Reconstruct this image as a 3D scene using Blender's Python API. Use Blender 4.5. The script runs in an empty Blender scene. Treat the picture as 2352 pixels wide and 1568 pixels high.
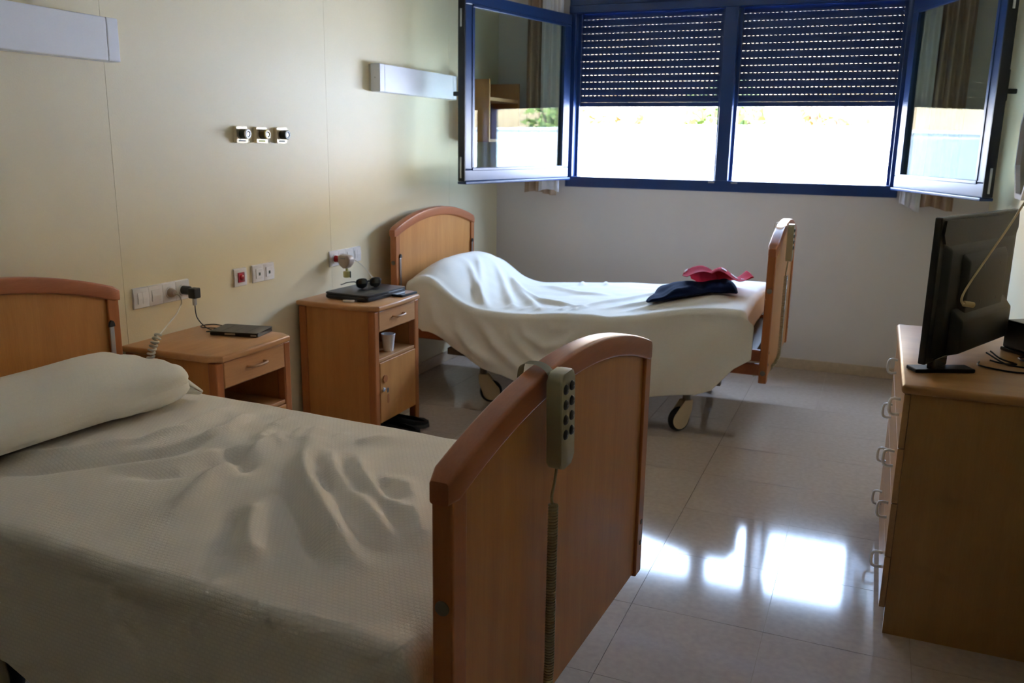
import bpy, bmesh, math, random
import numpy as np
from mathutils import Vector, Matrix
PI = math.pi
random.seed(7)
scene = bpy.context.scene
COL = scene.collection

# ------------------------------------------------------------------ camera
cam_d = bpy.data.cameras.new('camera'); cam = bpy.data.objects.new('camera', cam_d); COL.objects.link(cam)
scene.camera = cam
cam_d.sensor_width = 36.0
cam_d.lens = 1979.26 / 2352 * 36.0
cam_d.clip_start = 0.05; cam_d.clip_end = 200
yaw, pitch, roll = -0.392456, -0.227085, 0.0150538
_f = Vector((math.sin(yaw)*math.cos(pitch), math.cos(yaw)*math.cos(pitch), math.sin(pitch)))
_r = Vector((math.cos(yaw), -math.sin(yaw), 0)); _u = _r.cross(_f)
_r2 = math.cos(roll)*_r + math.sin(roll)*_u; _u2 = -math.sin(roll)*_r + math.cos(roll)*_u
_m = Matrix((( _r2.x, _u2.x, -_f.x, 0), (_r2.y, _u2.y, -_f.y, 0), (_r2.z, _u2.z, -_f.z, 1.45), (0, 0, 0, 1)))
cam.matrix_world = _m
cam_d.dof.use_dof = True
cam_d.dof.focus_distance = 2.0
cam_d.dof.aperture_fstop = 7.0

# ------------------------------------------------------------------ world, sun, exposure
SKY = 13.5
SUN = 38.0
w = bpy.data.worlds.new('sky'); scene.world = w; w.use_nodes = True
bg = w.node_tree.nodes['Background']; bg.inputs[0].default_value = (0.48, 0.67, 1.0, 1); bg.inputs[1].default_value = SKY
sd = bpy.data.lights.new('sun', 'SUN'); sd.energy = SUN; sd.angle = 0.01; sd.color = (0.92, 0.91, 1.0)
so = bpy.data.objects.new('sun', sd); COL.objects.link(so)
so.rotation_euler = Vector((0.35, 0.62, -0.70)).to_track_quat('-Z', 'Y').to_euler()
pd = bpy.data.lights.new('window_portal', 'AREA'); pd.shape = 'RECTANGLE'; pd.size = 2.1; pd.size_y = 0.52; pd.energy = 1
pd.cycles.is_portal = True
po = bpy.data.objects.new('window_portal', pd); COL.objects.link(po)
po.location = (-0.95, 6.03, 1.46); po.rotation_euler = (-PI/2, 0, 0)
vs = scene.view_settings
vs.view_transform = 'Standard'; vs.look = 'None'; vs.gamma = 1.0; vs.exposure = 1.55; vs.use_curve_mapping = False
scene.cycles.use_denoising = True
scene.cycles.max_bounces = 8; scene.cycles.diffuse_bounces = 5; scene.cycles.glossy_bounces = 3
scene.cycles.use_adaptive_sampling = True; scene.cycles.adaptive_threshold = 0.03
scene.cycles.transparent_max_bounces = 16
scene.cycles.sample_clamp_indirect = 12.0
scene.cycles.caustics_reflective = False; scene.cycles.caustics_refractive = False

# ------------------------------------------------------------------ materials
def srgb(r, g, b):
    def c(v):
        v /= 255.0
        return v/12.92 if v <= 0.04045 else ((v+0.055)/1.055)**2.4
    return (c(r), c(g), c(b), 1.0)
def mat(name, col, rough=0.5, metal=0.0, spec=0.5, noise=0.0, nscale=8.0, bump=0.0, bscale=60.0, coat=0.0, coords='Object', stretch=(1,1,1), sheen=0.0):
    m = bpy.data.materials.new(name); m.use_nodes = True
    nt = m.node_tree; b = nt.nodes['Principled BSDF']
    b.inputs['Base Color'].default_value = col; b.inputs['Roughness'].default_value = rough
    b.inputs['Metallic'].default_value = metal; b.inputs['Specular IOR Level'].default_value = spec
    b.inputs['Coat Weight'].default_value = coat; b.inputs['Coat Roughness'].default_value = 0.08
    b.inputs['Sheen Weight'].default_value = sheen
    if noise > 0 or bump > 0:
        tc = nt.nodes.new('ShaderNodeTexCoord'); mp = nt.nodes.new('ShaderNodeMapping'); mp.inputs['Scale'].default_value = stretch
        nt.links.new(tc.outputs[coords], mp.inputs[0])
    if noise > 0:
        n = nt.nodes.new('ShaderNodeTexNoise'); n.inputs['Scale'].default_value = nscale; n.inputs['Detail'].default_value = 6
        nt.links.new(mp.outputs[0], n.inputs['Vector'])
        rp = nt.nodes.new('ShaderNodeValToRGB')
        rp.color_ramp.elements[0].position = 0.3; rp.color_ramp.elements[1].position = 0.7
        rp.color_ramp.elements[0].color = tuple(c*(1-noise) for c in col[:3]) + (1,)
        rp.color_ramp.elements[1].color = tuple(min(1, c*(1+noise*0.6)) for c in col[:3]) + (1,)
        nt.links.new(n.outputs['Fac'], rp.inputs[0]); nt.links.new(rp.outputs[0], b.inputs['Base Color'])
    if bump > 0:
        n2 = nt.nodes.new('ShaderNodeTexNoise'); n2.inputs['Scale'].default_value = bscale; n2.inputs['Detail'].default_value = 3
        nt.links.new(mp.outputs[0], n2.inputs['Vector'])
        bp = nt.nodes.new('ShaderNodeBump'); bp.inputs['Strength'].default_value = bump; bp.inputs['Distance'].default_value = 0.01
        nt.links.new(n2.outputs['Fac'], bp.inputs['Height']); nt.links.new(bp.outputs[0], b.inputs['Normal'])
    return m
def wood(name, c1, c2, rough=0.35, stretch=(9, 9, 0.7), spec=0.4):
    m = bpy.data.materials.new(name); m.use_nodes = True
    nt = m.node_tree; b = nt.nodes['Principled BSDF']
    tc = nt.nodes.new('ShaderNodeTexCoord'); mp = nt.nodes.new('ShaderNodeMapping'); mp.inputs['Scale'].default_value = stretch
    n = nt.nodes.new('ShaderNodeTexNoise'); n.inputs['Scale'].default_value = 2.2; n.inputs['Detail'].default_value = 8; n.inputs['Distortion'].default_value = 0.6
    n2 = nt.nodes.new('ShaderNodeTexNoise'); n2.inputs['Scale'].default_value = 26; n2.inputs['Detail'].default_value = 3
    mx = nt.nodes.new('ShaderNodeMix'); mx.data_type = 'FLOAT'; mx.inputs[0].default_value = 0.35
    rp = nt.nodes.new('ShaderNodeValToRGB'); rp.color_ramp.elements[0].color = c1; rp.color_ramp.elements[1].color = c2
    rp.color_ramp.elements[0].position = 0.33; rp.color_ramp.elements[1].position = 0.68
    nt.links.new(tc.outputs['Object'], mp.inputs[0]); nt.links.new(mp.outputs[0], n.inputs['Vector']); nt.links.new(mp.outputs[0], n2.inputs['Vector'])
    nt.links.new(n.outputs['Fac'], mx.inputs[2]); nt.links.new(n2.outputs['Fac'], mx.inputs[3])
    nt.links.new(mx.outputs[0], rp.inputs[0]); nt.links.new(rp.outputs[0], b.inputs['Base Color'])
    b.inputs['Roughness'].default_value = rough; b.inputs['Specular IOR Level'].default_value = spec
    return m
def glass_mat(name, tint, r0=0.028, k=0.17):
    m = bpy.data.materials.new(name); m.use_nodes = True
    nt = m.node_tree; nt.nodes.clear()
    out = nt.nodes.new('ShaderNodeOutputMaterial'); mx = nt.nodes.new('ShaderNodeMixShader')
    tr = nt.nodes.new('ShaderNodeBsdfTransparent'); tr.inputs[0].default_value = tint
    gl = nt.nodes.new('ShaderNodeBsdfGlossy'); gl.inputs['Roughness'].default_value = 0.0; gl.inputs[0].default_value = (0.95, 1, 1, 1)
    lw = nt.nodes.new('ShaderNodeLayerWeight'); lw.inputs[0].default_value = 0.5
    p = nt.nodes.new('ShaderNodeMath'); p.operation = 'POWER'; p.inputs[1].default_value = 4.0
    ma = nt.nodes.new('ShaderNodeMath'); ma.operation = 'MULTIPLY_ADD'; ma.inputs[1].default_value = k; ma.inputs[2].default_value = r0
    nt.links.new(lw.outputs['Facing'], p.inputs[0]); nt.links.new(p.outputs[0], ma.inputs[0]); nt.links.new(ma.outputs[0], mx.inputs[0])
    nt.links.new(tr.outputs[0], mx.inputs[1]); nt.links.new(gl.outputs[0], mx.inputs[2]); nt.links.new(mx.outputs[0], out.inputs[0])
    return m
def cloth_mat(name, col, motif=True):
    m = bpy.data.materials.new(name); m.use_nodes = True
    nt = m.node_tree; b = nt.nodes['Principled BSDF']
    b.inputs['Roughness'].default_value = 0.85; b.inputs['Specular IOR Level'].default_value = 0.2; b.inputs['Sheen Weight'].default_value = 0.15
    tc = nt.nodes.new('ShaderNodeTexCoord')
    br = nt.nodes.new('ShaderNodeTexBrick'); br.inputs['Scale'].default_value = 1.0; br.offset = 0.5
    br.inputs['Mortar Size'].default_value = 0.002; br.inputs['Brick Width'].default_value = 0.013; br.inputs['Row Height'].default_value = 0.009
    br.inputs['Mortar Smooth'].default_value = 0.4
    br.inputs['Color1'].default_value = col; br.inputs['Color2'].default_value = tuple(c*0.97 for c in col[:3]) + (1,)
    br.inputs['Mortar'].default_value = tuple(c*(0.93 if motif else 0.985) for c in col[:3]) + (1,)
    nt.links.new(tc.outputs['UV'], br.inputs['Vector']); nt.links.new(br.outputs['Color'], b.inputs['Base Color'])
    n = nt.nodes.new('ShaderNodeTexNoise'); n.inputs['Scale'].default_value = 260
    nt.links.new(tc.outputs['UV'], n.inputs['Vector'])
    mx = nt.nodes.new('ShaderNodeMath'); mx.operation = 'SUBTRACT'
    nt.links.new(n.outputs['Fac'], mx.inputs[0]); nt.links.new(br.outputs['Fac'], mx.inputs[1])
    bp = nt.nodes.new('ShaderNodeBump'); bp.inputs['Strength'].default_value = 0.25 if motif else 0.1; bp.inputs['Distance'].default_value = 0.003
    nt.links.new(mx.outputs[0], bp.inputs['Height']); nt.links.new(bp.outputs[0], b.inputs['Normal'])
    return m
M = {}
M['wall_cream'] = mat('cream_wall', srgb(232, 220, 182), 0.6, noise=0.03, nscale=3, bump=0.08, bscale=140)
M['wall_panel'] = mat('cream_vinyl_panel', srgb(236, 224, 190), 0.5, noise=0.025, nscale=2.5, bump=0.06, bscale=160)
M['wall_window'] = mat('pale_wall', srgb(222, 212, 204), 0.6, noise=0.03, nscale=3, bump=0.08, bscale=140)
M['ceiling'] = mat('white_ceiling', srgb(240, 236, 225), 0.7, noise=0.02)
M['seam'] = mat('panel_seam', srgb(170, 145, 95), 0.7, noise=0.1)
M['tile'] = mat('polished_terrazzo', srgb(186, 168, 154), 0.09, spec=0.6, noise=0.08, nscale=45)
M['grout'] = mat('tile_joint', srgb(160, 140, 115), 0.4, noise=0.1)
M['baseboard'] = mat('terrazzo_skirting', srgb(200, 178, 150), 0.3, noise=0.1, nscale=40)
M['blue_frame'] = mat('blue_aluminium', srgb(34, 62, 112), 0.3, metal=0.0, spec=0.6, noise=0.05, nscale=5)
M['blue_slat'] = mat('blue_shutter_slat', srgb(28, 54, 100), 0.5, noise=0.06, nscale=5)
M['dark_blue'] = mat('dark_blue_gasket', srgb(12, 18, 34), 0.4, noise=0.05)
M['alu'] = mat('bare_aluminium', srgb(190, 196, 205), 0.3, metal=0.9, noise=0.05)
M['glass'] = glass_mat('window_glass', (0.80, 0.86, 0.83, 1))
M['beech'] = wood('beech_veneer', srgb(196, 132, 72), srgb(212, 150, 86))
M['beech_rail'] = wood('beech_solid', srgb(168, 98, 62), srgb(186, 116, 76), stretch=(9, 0.7, 9))
M['beech_post'] = wood('beech_post', srgb(174, 104, 58), srgb(190, 120, 70))
M['beech_top'] = wood('beech_top', srgb(198, 142, 92), srgb(215, 160, 108), stretch=(9, 0.7, 9))
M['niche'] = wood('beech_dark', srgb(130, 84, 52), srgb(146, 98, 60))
M['oak'] = wood('oak_laminate', srgb(168, 126, 74), srgb(180, 138, 84), rough=0.4)
M['oak_edge'] = wood('oak_edge', srgb(176, 128, 78), srgb(190, 142, 90), rough=0.35, stretch=(0.7, 9, 9))
M['oak_front'] = wood('oak_front', srgb(186, 140, 92), srgb(200, 156, 106), rough=0.4, stretch=(9, 0.7, 9))
M['metal'] = mat('satin_steel', srgb(190, 190, 192), 0.28, metal=0.95, noise=0.04)
M['glint_metal'] = mat('glint_white_handle', srgb(240, 243, 250), 0.22, metal=0.0, spec=0.9, noise=0.03)  # near-white base colour stands in for bright glints on the metal
M['brass'] = mat('warm_wood_handle', srgb(214, 164, 120), 0.3, noise=0.05)
M['brushed'] = mat('brushed_nickel_plate', srgb(228, 214, 186), 0.45, metal=0.35, noise=0.06, nscale=30)
M['cream_plastic'] = mat('cream_plastic', srgb(205, 185, 150), 0.45, noise=0.05)
M['grey_plastic'] = mat('grey_handset_plastic', srgb(176, 170, 142), 0.4, noise=0.04)
M['dark_button'] = mat('dark_button', srgb(58, 58, 56), 0.45, noise=0.08)
M['cord'] = mat('grey_cord', srgb(165, 155, 125), 0.45, noise=0.05)
M['white_cord'] = mat('white_cord', srgb(222, 218, 205), 0.45, noise=0.04)
M['ivory_cord'] = mat('ivory_cord', srgb(212, 192, 150), 0.45, noise=0.04)
M['black'] = mat('black_plastic', srgb(22, 23, 26), 0.35, noise=0.08)
M['black_gloss'] = mat('glossy_black_plastic', srgb(16, 16, 18), 0.12, noise=0.05, spec=0.6)
M['tv_back'] = mat('tv_back_plastic', srgb(34, 36, 38), 0.42, noise=0.06, bump=0.05, bscale=300)
M['rubber'] = mat('black_rubber', srgb(26, 30, 34), 0.6, noise=0.1)
M['frame_steel'] = mat('taupe_painted_steel', srgb(120, 110, 95), 0.45, noise=0.06)
M['white_plastic'] = mat('white_switch_plastic', srgb(240, 238, 240), 0.18, spec=0.6, noise=0.02)
M['lamp_white'] = mat('white_lamp_cover', srgb(238, 240, 246), 0.35, noise=0.02)
M['lamp_end'] = mat('pale_lamp_end', srgb(226, 220, 205), 0.4, noise=0.03)
M['red_plastic'] = mat('red_button_plastic', srgb(178, 12, 16), 0.2, noise=0.1)
M['yellow_liquid'] = mat('yellow_refill', srgb(212, 206, 140), 0.1, noise=0.05)
M['spread'] = cloth_mat('white_cotton_spread', srgb(240, 233, 224))
M['spread_far'] = cloth_mat('white_cotton_spread_smooth', srgb(240, 236, 226), motif=False)
M['pillowcase'] = cloth_mat('pillowcase_cotton', srgb(240, 236, 226), motif=False)
M['mattress'] = mat('mattress_ticking', srgb(190, 190, 200), 0.8, noise=0.06)
M['navy'] = mat('navy_knit', srgb(24, 36, 66), 0.9, spec=0.1, noise=0.15, nscale=30, bump=0.3, bscale=200)
M['red_cloth'] = mat('red_jersey', srgb(176, 14, 40), 0.9, spec=0.1, noise=0.12, nscale=20, bump=0.2, bscale=150)
M['white_print'] = mat('white_print', srgb(235, 215, 220), 0.8, noise=0.08)
M['shoe'] = mat('black_canvas', srgb(24, 24, 30), 0.8, noise=0.2, nscale=60)
M['shoe_sole'] = mat('dark_sole', srgb(70, 68, 66), 0.7, noise=0.1)
M['cup'] = mat('white_cup_plastic', srgb(240, 240, 244), 0.35, noise=0.02)
M['curtain'] = mat('beige_curtain', srgb(190, 160, 132), 0.85, noise=0.08, nscale=20, bump=0.15, bscale=200)
M['lining'] = mat('white_curtain_lining', srgb(232, 228, 232), 0.8, noise=0.03, nscale=20)
M['plug_grey'] = mat('warm_grey_plastic', srgb(188, 172, 162), 0.4, noise=0.05)
M['garden_wall'] = mat('white_render', srgb(236, 240, 244), 0.8, noise=0.03, nscale=2)
M['paving'] = mat('pale_paving', srgb(205, 200, 192), 0.85, noise=0.08, nscale=2)
M['earth'] = mat('dry_earth', srgb(176, 150, 112), 0.9, noise=0.3, nscale=0.8, bump=0.4, bscale=4)
M['leaf_green'] = mat('green_leaf', srgb(112, 132, 60), 0.7, noise=0.25, nscale=6)
M['leaf_dry'] = mat('dry_leaf', srgb(182, 150, 98), 0.8, noise=0.25, nscale=6)
M['branch'] = mat('brown_branch', srgb(110, 84, 70), 0.8, noise=0.2, nscale=10)
M['block_render'] = mat('shade_block_render', srgb(225, 220, 208), 0.8, noise=0.04)
M['ink_grey'] = mat('grey_ink', srgb(150, 148, 150), 0.6, noise=0.05)
M['ink_green'] = mat('green_ink', srgb(140, 156, 52), 0.6, noise=0.05)
M['ink_dark'] = mat('dark_ink', srgb(86, 98, 92), 0.6, noise=0.05)
M['knob_dark'] = mat('dark_green_grey_plastic', srgb(52, 62, 58), 0.35, noise=0.08)
M['knob_brown'] = mat('dark_brown_plastic', srgb(80, 62, 38), 0.35, noise=0.08)
M['ring_white'] = mat('white_ring', srgb(240, 240, 238), 0.3, noise=0.02)
M['ring_yellow'] = mat('yellow_ring', srgb(222, 190, 92), 0.3, noise=0.05)
M['mirror'] = mat('mirror_glass', (0.9, 0.95, 0.92, 1), 0.02, metal=1.0, noise=0.01)
M['lens'] = mat('dark_lens', srgb(14, 13, 14), 0.08, spec=0.7, noise=0.05)

# ------------------------------------------------------------------ geometry helpers
def obj(name, bm, m, parent=None, smooth=None, loc=None, rot=None):
    me = bpy.data.meshes.new(name)
    if isinstance(bm, bmesh.types.BMesh):
        bmesh.ops.recalc_face_normals(bm, faces=bm.faces[:])
        bm.to_mesh(me); bm.free()
    o = bpy.data.objects.new(name, me); COL.objects.link(o)
    me.materials.append(M[m] if isinstance(m, str) else m)
    if smooth is not None:
        me.polygons.foreach_set('use_smooth', [True]*len(me.polygons))
        me.set_sharp_from_angle(angle=math.radians(smooth))
    if parent: o.parent = parent
    if loc: o.location = loc
    if rot: o.rotation_euler = rot
    return o
def tag(o, label, cat, group=None):
    o['label'] = label; o['category'] = cat
    if group: o['group'] = group
    return o
def thing(name, label, cat, loc=(0,0,0), rz=0.0, group=None):
    o = bpy.data.objects.new(name, None); COL.objects.link(o); o.empty_display_size = 0.1
    o.location = loc; o.rotation_euler = (0, 0, rz)
    return tag(o, label, cat, group)
def struct(name, bm, m, **k):
    o = obj(name, bm, m, **k); o['kind'] = 'structure'; return o
def box(bm, x0, x1, y0, y1, z0, z1, bev=0.0, seg=2, mtx=None):
    vs_ = [bm.verts.new((x, y, z)) for x in (x0, x1) for y in (y0, y1) for z in (z0, z1)]
    fs = [(0,1,3,2), (4,6,7,5), (0,4,5,1), (2,3,7,6), (0,2,6,4), (1,5,7,3)]
    faces = [bm.faces.new([vs_[i] for i in f]) for f in fs]
    geo = vs_
    if bev > 0:
        es = list({e for f in faces for e in f.edges})
        r = bmesh.ops.bevel(bm, geom=es, offset=bev, segments=seg, profile=0.5, affect='EDGES')
        geo = list({v for f in r['faces'] for v in f.verts} | {v for v in vs_ if v.is_valid})
    if mtx is not None:
        bmesh.ops.transform(bm, matrix=mtx, verts=geo)
    return geo
def B(*boxes, **k):
    bm = bmesh.new()
    for b in boxes: box(bm, *b, **k)
    return bm
def tube(bm, pts, r, n=8, caps=True):
    pts = [Vector(p) for p in pts]; rings = []
    prev = None
    for i, p in enumerate(pts):
        t = (pts[min(i+1, len(pts)-1)] - pts[max(i-1, 0)]).normalized()
        if prev is None:
            a = Vector((0, 0, 1)) if abs(t.z) < 0.9 else Vector((1, 0, 0))
            u = t.cross(a).normalized()
        else:
            u = (prev - t*prev.dot(t)).normalized()
        prev = u; v = t.cross(u)
        rr = r[i] if isinstance(r, (list, tuple)) else r
        rings.append([bm.verts.new(p + rr*(math.cos(2*PI*k/n)*u + math.sin(2*PI*k/n)*v)) for k in range(n)])
    for a, b in zip(rings, rings[1:]):
        for k in range(n): bm.faces.new((a[k], a[(k+1) % n], b[(k+1) % n], b[k]))
    if caps:
        bm.faces.new(rings[0][::-1]); bm.faces.new(rings[-1])
def spline(pts, n=8):
    P = [Vector(p) for p in pts]; P = [2*P[0]-P[1]] + P + [2*P[-1]-P[-2]]; out = []
    for i in range(1, len(P)-2):
        for k in range(n):
            t = k/n
            out.append(0.5*((2*P[i]) + (P[i+1]-P[i-1])*t + (2*P[i-1]-5*P[i]+4*P[i+1]-P[i+2])*t*t + (3*P[i]-P[i-1]-3*P[i+1]+P[i+2])*t**3))
    out.append(P[-2]); return out
def lathe(bm, prof, n=24, mtx=None):
    rings = []; new = []
    for r, z in prof:
        if r < 1e-6: v = bm.verts.new((0, 0, z)); rings.append([v]); new.append(v)
        else:
            ring = [bm.verts.new((r*math.cos(2*PI*k/n), r*math.sin(2*PI*k/n), z)) for k in range(n)]; rings.append(ring); new += ring
    for a, b in zip(rings, rings[1:]):
        for k in range(n):
            k2 = (k+1) % n
            if len(a) == 1 and len(b) > 1: bm.faces.new((a[0], b[k], b[k2]))
            elif len(b) == 1 and len(a) > 1: bm.faces.new((a[k], a[k2], b[0]))
            elif len(a) > 1: bm.faces.new((a[k], a[k2], b[k2], b[k]))
    if mtx is not None: bmesh.ops.transform(bm, matrix=mtx, verts=new)
def prism(bm, outline, a0, a1, axis='x', bev=0.0, seg=2):
    """closed outline of (p,q) extruded from a0 to a1 along axis"""
    def mk(a, p, q): return {'x': (a, p, q), 'y': (p, a, q), 'z': (p, q, a)}[axis]
    lo = [bm.verts.new(mk(a0, p, q)) for p, q in outline]; hi = [bm.verts.new(mk(a1, p, q)) for p, q in outline]
    n = len(outline); fl = bm.faces.new(lo); fh = bm.faces.new(hi[::-1])
    for k in range(n): bm.faces.new((lo[k], lo[(k+1) % n], hi[(k+1) % n], hi[k]))
    if bev > 0:
        es = list(fl.edges) + list(fh.edges)
        bmesh.ops.bevel(bm, geom=es, offset=bev, segments=seg, profile=0.5, affect='EDGES')
def rrect(w, h, r, n=5, cx=0, cy=0):
    o = []
    for sx, sy, a0 in ((1, 1, 0), (-1, 1, 90), (-1, -1, 180), (1, -1, 270)):
        for k in range(n+1):
            a = math.radians(a0 + 90*k/n)
            o.append((cx + sx*(w/2-r) + r*math.cos(a), cy + sy*(h/2-r) + r*math.sin(a)))
    return o
def grid_mesh(name, P, UV, m, parent=None, thick=0.0):
    """P (nu,nv,3) -> smooth sheet"""
    nu, nv = P.shape[:2]
    me = bpy.data.meshes.new(name)
    idx = np.arange(nu*nv).reshape(nu, nv)
    f = np.stack([idx[:-1, :-1], idx[1:, :-1], idx[1:, 1:], idx[:-1, 1:]], -1).reshape(-1, 4)
    me.from_pydata(P.reshape(-1, 3).tolist(), [], f.tolist())
    uv = me.uv_layers.new(name='UVMap'); fl = UV.reshape(-1, 2)[f.reshape(-1)]
    uv.data.foreach_set('uv', fl.reshape(-1).astype(np.float32))
    me.polygons.foreach_set('use_smooth', [True]*len(me.polygons))
    me.materials.append(M[m]); me.validate(); me.update()
    o = bpy.data.objects.new(name, me); COL.objects.link(o)
    if parent: o.parent = parent
    if thick > 0:
        s = o.modifiers.new('thickness', 'SOLIDIFY'); s.thickness = thick; s.offset = -1
    return o
def ridges(U, V, lines):
    """sum of soft creases; each (amp, width, [(u,v)...])"""
    out = np.zeros_like(U)
    for amp, wd, pts in lines:
        best = np.full_like(U, 1e9); par = np.zeros_like(U); tot = 0
        seg = [math.hypot(b[0]-a[0], b[1]-a[1]) for a, b in zip(pts, pts[1:])]; L = sum(seg)
        for (a, b), s in zip(zip(pts, pts[1:]), seg):
            t = np.clip(((U-a[0])*(b[0]-a[0]) + (V-a[1])*(b[1]-a[1]))/(s*s+1e-9), 0, 1)
            d = np.hypot(U-a[0]-t*(b[0]-a[0]), V-a[1]-t*(b[1]-a[1]))
            q = (tot + t*s)/L; tot += s
            par = np.where(d < best, q, par); best = np.minimum(best, d)
        taper = np.clip(np.minimum(par, 1-par)*4 + 0.25, 0, 1)
        out += amp*np.exp(-(best/wd)**2)*taper
    return out
def waves(U, V, n, kmin, kmax, seed):
    r = np.random.RandomState(seed); out = np.zeros_like(U)
    for _ in range(n):
        k = r.uniform(kmin, kmax); a = r.uniform(0, 2*PI)
        out += np.sin(k*(U*math.cos(a) + V*math.sin(a)) + r.uniform(0, 2*PI))/n**0.5
    return out
def sstep(a, b, x):
    t = np.clip((x-a)/(b-a), 0, 1); return t*t*(3-2*t)

# ------------------------------------------------------------------ room shell
XL, XR, YW, YB, ZC = -2.58, 0.63, 5.90, -4.5, 2.75
WX0, WX1, WZ0, WZ1 = -2.05, 0.12, 1.15, 2.60      # window hole
fl = struct('floor', B((XL-0.2, XR+0.2, YB-0.2, YW+0.3, -0.25, -0.004)), 'grout')
TP = 0.413
bm = bmesh.new(); box(bm, 0.0008, TP-0.0008, 0.0008, TP-0.0008, -0.02, 0.0)
tile0 = obj('tile', bm, 'tile', fl)
x0 = -0.185 - 6*TP; y0 = 2.493 - 17*TP; first = True
for i in range(9):
    for j in range(27):
        x, y = x0 + i*TP, y0 + j*TP
        if x + TP < XL or x > XR or y + TP < YB or y > YW: continue
        t = tile0 if first else tile0.copy()
        if not first: COL.objects.link(t); t.parent = fl
        t.location = (x, y, 0); first = False
wl = struct('wall_left', B((XL-0.25, XL-0.006, YB-0.2, YW+0.3, -0.1, ZC+0.1)), 'seam')
for a, b in ((YB, -0.30), (-0.30, 1.05), (1.05, 2.40), (2.40, 3.76), (3.76, 5.12), (5.12, YW)):
    obj('panel', B((XL-0.006, XL, a+0.0008, b-0.0008, 0.0, ZC)), 'wall_panel', wl)
struct('wall_right', B((XR, XR+0.25, YB-0.2, YW+0.3, -0.1, ZC+0.1)), 'wall_cream')
struct('wall_back', B((XL-0.2, XR+0.2, YB-0.25, YB, -0.1, ZC+0.1)), 'wall_cream')
struct('ceiling', B((XL-0.3, XR+0.3, YB-0.3, YW+0.3, ZC, ZC+0.3)), 'ceiling')
struct('wall_window', B((XL-0.2, WX0, YW, YW+0.28, -0.1, ZC+0.1), (WX1, XR+0.2, YW, YW+0.28, -0.1, ZC+0.1),
       (WX0, WX1, YW, YW+0.28, -0.1, WZ0), (WX0, WX1, YW, YW+0.28, WZ1, ZC+0.1)), 'wall_window')
struct('baseboard_window', B((XL, XR, YW-0.015, YW, 0, 0.07), bev=0.003), 'baseboard')
struct('baseboard_left', B((XL, XL+0.012, YB, YW-0.016, 0, 0.07), bev=0.003), 'baseboard')
struct('baseboard_right', B((XR-0.012, XR, YB, YW-0.016, 0, 0.07), bev=0.003), 'baseboard')

# ------------------------------------------------------------------ window
win = struct('window_1', B((WX0, WX1, YW-0.012, YW+0.05, 1.15, 1.222), (WX0, WX0+0.05, YW-0.012, YW+0.05, 1.222, 2.31),
     (WX1-0.05, WX1, YW-0.012, YW+0.05, 1.222, 2.31), (WX0, WX1, YW-0.012, YW+0.05, 2.31, 2.36), bev=0.004), 'blue_frame')
win['label'] = 'blue aluminium window frame with two casements open inwards'
obj('mullion', B((-1.0, -0.915, YW-0.012, YW+0.05, 1.222, 2.31), bev=0.004), 'blue_frame', win)
obj('shutter_box', B((WX0, WX1, YW-0.004, YW+0.2, 2.36, 2.60), bev=0.004), 'blue_frame', win)
obj('sill', B((WX0, WX1, YW+0.055, YW+0.33, 1.165, 1.19), bev=0.004), 'alu', win)
for x in (WX0+0.035, -1.02, -0.93, WX1-0.07):
    obj('guide_rail', B((x, x+0.035, YW+0.052, YW+0.12, 1.20, 2.36), bev=0.002), 'blue_frame', win)
for x in (-1.02, -0.87): obj('strike_plate', B((x-0.02, x+0.02, YW-0.018, YW-0.0125, 1.205, 1.215)), 'alu', win)
def sash(hx, hy, fx, fy, sgn, nm):
    """casement from hinge to free end; local x along sash, y thickness, z up"""
    L = math.hypot(fx-hx, fy-hy); ang = math.atan2(fy-hy, fx-hx)
    r = obj('sash', B((0, L, -0.022, 0.022, 1.215, 1.285), (0, L, -0.022, 0.022, 2.225, 2.295), (0, 0.07, -0.022, 0.022, 1.285, 2.225), (L-0.07, L, -0.022, 0.022, 1.285, 2.225), bev=0.006), 'blue_frame', win)
    r.location = (hx, hy, 0); r.rotation_euler = (0, 0, ang)
    obj('pane', B((0.07, L-0.07, -0.004, 0.004, 1.285, 2.225)), 'glass', r)
    # outer face rebate and bead (facing the camera side)
    s = sgn
    for b in ((0.066, L-0.066, 1.278, 1.296), (0.066, L-0.066, 2.214, 2.232)):
        obj('glazing_bead', B((b[0], b[1], min(s*0.006, s*0.026), max(s*0.006, s*0.026), b[2], b[3]), bev=0.003), 'blue_frame', r)
    for a in (0.06, L-0.084):
        obj('glazing_bead', B((a, a+0.024, min(s*0.006, s*0.026), max(s*0.006, s*0.026), 1.296, 2.214), bev=0.003), 'blue_frame', r)
    obj('lower_lip', B((-0.01, L+0.006, -0.034, 0.034, 1.198, 1.2145), bev=0.004), 'blue_frame', r)
    obj('edge_gasket', B((L+0.0005, L+0.012, -0.026, 0.026, 1.216, 2.29), bev=0.003), 'dark_blue', r)
    for z0, z1 in ((1.235, 1.36), (2.1, 2.2)): obj('locking_rod', B((L+0.0125, L+0.017, -0.006, 0.006, z0, z1), bev=0.001), 'alu', r)
    h = obj('handle', B((L-0.052, L-0.018, -s*0.048 if s > 0 else 0.0225, -0.0225 if s > 0 else 0.048, 1.68, 1.83), bev=0.006), 'black', r)
    obj('lever', B((L-0.047, L-0.023, -s*0.095 if s > 0 else 0.0485, -0.0485 if s > 0 else 0.095, 1.715, 1.74), bev=0.005), 'black', h)
    return r
sash(-2.035, 5.852, -2.315, 4.77, 1, 'l')
sash(0.112, 5.852, 0.506, 4.905, -1, 'r')

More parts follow.
